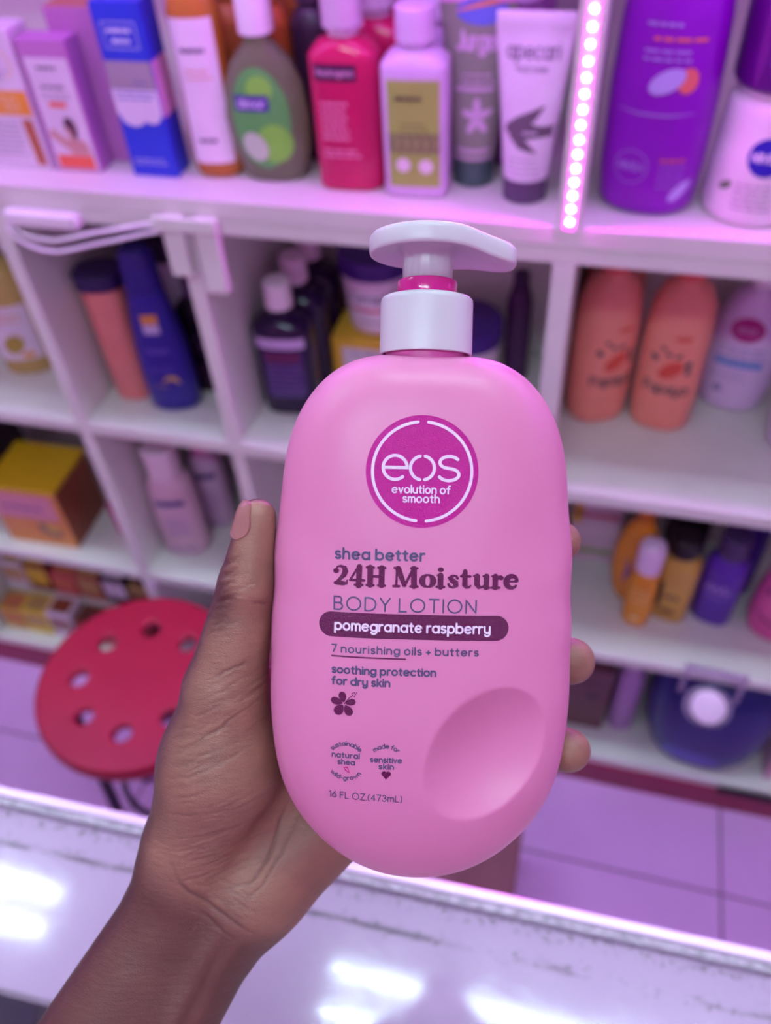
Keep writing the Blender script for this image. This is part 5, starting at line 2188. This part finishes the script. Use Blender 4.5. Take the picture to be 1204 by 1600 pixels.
t, w_ = carton('white_box', 'pale box with a red line and a green foot, half hidden by the pink bottle', .015, .088, .895, .06, ZC, .132, rgbm('#d8bccc'))
g = P_on(flat(0))
g.rect(-.030, .032, .100, .107, 4, 1)
g.build('red_line', rgbm('#c8405a'), t)
g = P_on(flat(0))
g.rect(-.034, .030, .020, .030, 4, 1)
g.build('green_foot', rgbm('#7aa03a'), t)
g = P_on(flat(0))
g.rect(-.0355, -.022, .085, .125, 2, 2)
g.build('yellow_corner', rgbm('#d8b030'), t)

OR = [(0, .010, .008, 2.2), (.004, .017, .011, 2.2), (.02, .026, .014, 2.1), (.06, .033, .016, 2.1), (.11, .032, .016, 2.1), (.15, .024, .014, 2.1), (.17, .014, .012, 2), (.176, .012, .012, 2)]
t = prod('orange_bottle', 'flat tapering orange bottle nearest the pink bottle on the third shelf', 'bottle', .112, .835, ZC, -.35)
loft('body', OR, rgbm('#d88a28', .25), t, 36)
loft('cap', cap_sec(.1762, .013, .03), rgbm('#c87a20', .3), t, 24)
g = P_on(front_of(OR))
g.ribbon([(-.008, .05), (-.003, .075), (-.006, .10)], [.002, .008, .002])
g.build('purple_mark', rgbm('#7a4a8a'), t)
YL = [(0, .013, .012, 2.3), (.004, .0185, .016, 2.3), (.03, .021, .0175, 2.3), (.10, .0195, .017, 2.3), (.118, .016, .015, 2.2)]
t = prod('yellow_roll_on', 'slim orange yellow bottle with a long white cap', 'bottle', .126, .796, ZC, -.2)
loft('body', YL, rgbm('#e09a22', .25), t, 32)
loft('cap', [(.1182, .016, .0155, 2.2), (.119, .0175, .0165, 2.2), (.158, .0185, .017, 2.2), (.168, .016, .015, 2.1), (.172, .010, .010, 2)], rgbm('#ead4f0', .3), t, 32)
g = P_on(front_of(YL))
g.disc(.0, .022, .007, .005, 3, 18)
small_print(g, -.012, .012, .085, 3, .012, .002)
g.build('pale_mark', rgbm('#f0d890'), t)
HB = bottle_sec(.030, .022, 3.0, .118, .014, .016)
t = prod('honey_bottle', 'golden yellow bottle with a black cap between the white-capped and the purple bottles', 'bottle', .170, .822, ZC, -.25)
loft('body', HB, rgbm('#d8b050', .2, trans=.12), t, 36)
loft('cap', cap_sec(.1364, .021, .032), rgbm('#1c1016', .3), t, 28)
g = P_on(front_of(HB))
g.rect(-.025, -.010, .030, .085, 4, 5)
lb = g.build('dark_label', rgbm('#4a3428'), t)
g = P_on(front_of(HB), .0006)
small_print(g, -0.0080, 0.0220, 0.0575, 1, .005, 0.0092)
g.rect(-.008, .014, .020, .030, 4, 2)
g.build('brown_lettering', rgbm('#7a5428'), t)
VB = bottle_sec(.029, .023, 2.6, .120, .014, .015)
t = prod('purple_bottle', 'purple bottle with pale script and a dark cap on the third shelf', 'bottle', .234, .830, ZC, -.3)
loft('body', VB, rgbm('#5a2ca8', .3), t, 36)
loft('cap', cap_sec(.1384, .020, .034), rgbm('#4a3466', .3), t, 28)
g = P_on(front_of(VB))
g.ribbon([(-.018, .074), (-.012, .088), (-.008, .074), (-.002, .086), (.002, .074), (.008, .090), (.011, .075), (.018, .082)], .0026)
g.ribbon([(-.018, .066), (.0, .062), (.02, .066)], [.0006, .002, .0006])
g.build('pale_script', rgbm('#b48adc'), t)
simple_bottle('purple_stock_bottle', 'dark purple bottle standing behind the purple bottle with pale script', 'bottle', .262, .895, ZC, .03, .024, 2.6, .17, rgbm('#43208a'), rgbm('#6a3aa8'), .016, .03)
simple_bottle('black_stock_bottle', 'black bottle at the back behind the golden yellow bottle', 'bottle', .182, .902, ZC, .03, .026, 2.6, .15, rgbm('#140c14'), rgbm('#2a1c24'), .02, .03)
PF = [(0, .026, .022, 2.2), (.004, .033, .028, 2.2), (.03, .0385, .032, 2.2), (.08, .037, .031, 2.2), (.12, .031, .027, 2.1), (.15, .026, .024, 2), (.18, .028, .026, 2), (.20, .022, .02, 2), (.21, .010, .010, 2)]
t = prod('pink_bubble_bottle', 'rounded pink bottle with dark curves at the right edge of the third shelf', 'bottle', .318, .822, ZC, -.4)
loft('body', PF, rgbm('#d8589e', .3), t, 40)
loft('cap', cap_sec(.2102, .013, .02), rgbm('#c04a90', .3), t, 24)
g = P_on(front_of(PF))
g.ribbon([(-.026, .060), (-.014, .046), (.006, .042), (.024, .050)], [.001, .004, .004, .001])
g.disc(-.018, .098, .004, .006, 2, 14)
g.disc(.004, .098, .004, .006, 2, 14)
g.build('dark_curve', rgbm('#7a2460'), t)

# ---------------- bottom shelf
cols = ['#d8b44a', '#8a4a2e', '#2c1a20', '#e0c8d8', '#c87a50', '#e6d23a', '#c84a58', '#b89a60', '#3a2a30', '#d8c060', '#ece2ee', '#a85a40', '#c89a3a', '#6a4034']
cname = {'#d8b44a': 'mustard yellow', '#8a4a2e': 'rust brown', '#2c1a20': 'blackish', '#e0c8d8': 'pale pink', '#c87a50': 'terracotta', '#e6d23a': 'lemon yellow', '#c84a58': 'coral red',
         '#b89a60': 'khaki', '#3a2a30': 'charcoal', '#d8c060': 'straw yellow', '#ece2ee': 'white', '#a85a40': 'brick brown', '#c89a3a': 'ochre', '#6a4034': 'dark brown'}
spots = []
for row, (yy, zz) in enumerate(((.748, 0), (.800, .072), (.850, .142))):
    for c_ in range(7):
        spots.append((-1.018 + c_ * .0555, yy, zz, row, c_))
pos_w = ['front', 'middle', 'back']
ord_ = ['first', 'second', 'third', 'fourth', 'fifth', 'sixth', 'seventh']
for i, (x, y, dz, row, c_) in enumerate(spots):
    c1, c2 = cols[(i * 5 + row * 3) % len(cols)], cols[(i * 3 + 4 + row) % len(cols)]
    if c1 == c2:
        c2 = cols[(i * 3 + 9) % len(cols)]
    hh = .060 + .008 * ((i * 7) % 3)
    t = prod('soap_packet', '%s soap packet, %s from the left in the %s row on the bottom shelf' % (cname[c1], ord_[c_], pos_w[row]), 'packet', x, y, ZD + dz, 0., 'soap packets on the bottom shelf')
    box('carton', -.025, .025, 0, .045, 0, hh, rgbm(c1), t, .001)
    g = P_on(flat(0))
    g.rect(-.022, .022, hh * .3, hh * .85, 4, 2)
    lb = g.build('face', rgbm(c2), t)
    g = P_on(flat(0), .0008)
    small_print(g, -.018, .018, hh * .66, 2, hh * .2, .003)
    g.build('lettering', rgbm(c1), lb)
    box('top_print', -.020, .020, .006, .039, hh + .0001, hh + .0006, rgbm(c2), t, .0001)
for row, yy in ((1, .800), (2, .850)):
    hh = .0715 if row == 1 else .1415
    t = prod('display_step', '%s white step the soap packets stand on' % ('lower' if row == 1 else 'upper'), 'step', -.8515, yy - .002, ZD)
    box('tread', -.195, .195, 0, .0485, hh - .004, hh, M_lam, t, .0005)
    box('riser', -.195, .195, .0005, .0035, 0, hh - .0042, M_lam, t, .0005)
    box('back_riser', -.195, .195, .044, .047, 0, hh - .0042, M_lam, t, .0005)
t = prod('shelf_cap', 'small white plastic cap fixed under the third shelf above the red stool', 'cap', -.642, .7285, ZC - .030)
loft('cap', [(-.012, .008, .006, 2.5), (-.010, .011, .0075, 2.5), (.006, .012, .008, 2.5), (.0112, .010, .007, 2.5)], M_plas, t, 20)
box('plate', -.009, .009, -.004, .007, .0113, .0118, M_plas, t, .0002)

t, w_ = carton('brown_box', 'dark brown box on the bottom shelf beside the middle fingertip', .035, .118, .775, .07, ZD, .178, rgbm('#6a3c48'))
g = P_on(flat(0))
g.disc(.016, .10, .012, .008, 3, 18)
small_print(g, -.02, .03, .14, 2, .008, .002)
g.build('plum_mark', rgbm('#3a1c38'), t)
simple_bottle('lilac_bottle', 'slim lilac bottle between the brown box and the blue tub', 'bottle', .148, .800, ZD, .022, .020, 2.3, .16, rgbm('#b488c0'), rgbm('#c8a0d0'), .014, .025)
BT = [(0, .060, .040, 2.6), (.004, .066, .045, 2.6), (.03, .080, .052, 2.5), (.08, .094, .058, 2.4), (.15, .098, .060, 2.4), (.20, .094, .056, 2.3), (.235, .080, .048, 2.2), (.245, .06, .036, 2.2)]
t = prod('blue_tub', 'big dark blue plastic tub filling the bottom shelf at the right', 'tub', .276, .784, ZD, -.1)
loft('body', BT, rgbm('#232a78', .3, trans=.1), t, 48)
g = P_on(front_of(BT))
g.disc(-.012, .040, .048, .022, 5, 28)
g.build('pale_base', rgbm('#5a58b8'), t)
loft('lid', [(.2452, .058, .036, 2.3), (.247, .064, .041, 2.3), (.262, .064, .041, 2.3), (.266, .058, .036, 2.3)], rgbm('#1c1c5a', .3), t, 40)
t, w_ = carton('pink_pack', 'pink and white pack in the bottom right corner of the shelves', .384, .480, .745, .10, ZD, .20, rgbm('#d8aac4'))
g = P_on(flat(0))
g.quad((-.048, .03), (.02, .03), (.04, .06), (-.04, .055))
g.quad((-.03, .09), (.045, .09), (.045, .11), (-.02, .105))
g.build('brick_red_mark', rgbm('#b0605e'), t)
# clear plastic ticket clip hung on the shelf edge, its dial tipped up towards the room
M_clear = rgbm('#e6def0', .12, trans=.75)
t = prod('ticket_clip', 'clear plastic clip with a round white button hooked on the third shelf edge', 'clip', .240, YF - .006, ZC - .002, -.06)
box('top_bar', -.042, .042, -.003, .004, .003, .019, M_clear, t, .001)
for s in (-1, 1):
    box('side_bar', s * .038 - .004, s * .038 + .004, -.004, .0, -.046, .0028, M_clear, t, .001)
ca, sa = math.cos(.75), math.sin(.75)
for nm, sec_, cz, cy, m in (('dial', [(0, .031, .027, 2.1), (.0012, .033, .029, 2.1), (.005, .033, .029, 2.1), (.0062, .031, .027, 2.1)], -.038, -.022, M_clear),
                            ('button', [(.0064, .021, .021, 2), (.0074, .0235, .0235, 2), (.0124, .0235, .0235, 2), (.0154, .019, .019, 2), (.0162, .010, .010, 2)], -.036, -.022, rgbm('#f0e6f6', .35))):
    v, f = loft_vf(sec_, 40)
    v = [(p[0], -p[2] * ca + p[1] * sa + cy, p[2] * sa + p[1] * ca + cz) for p in v]
    mesh_obj(nm, v, f, m, t, True, .7)
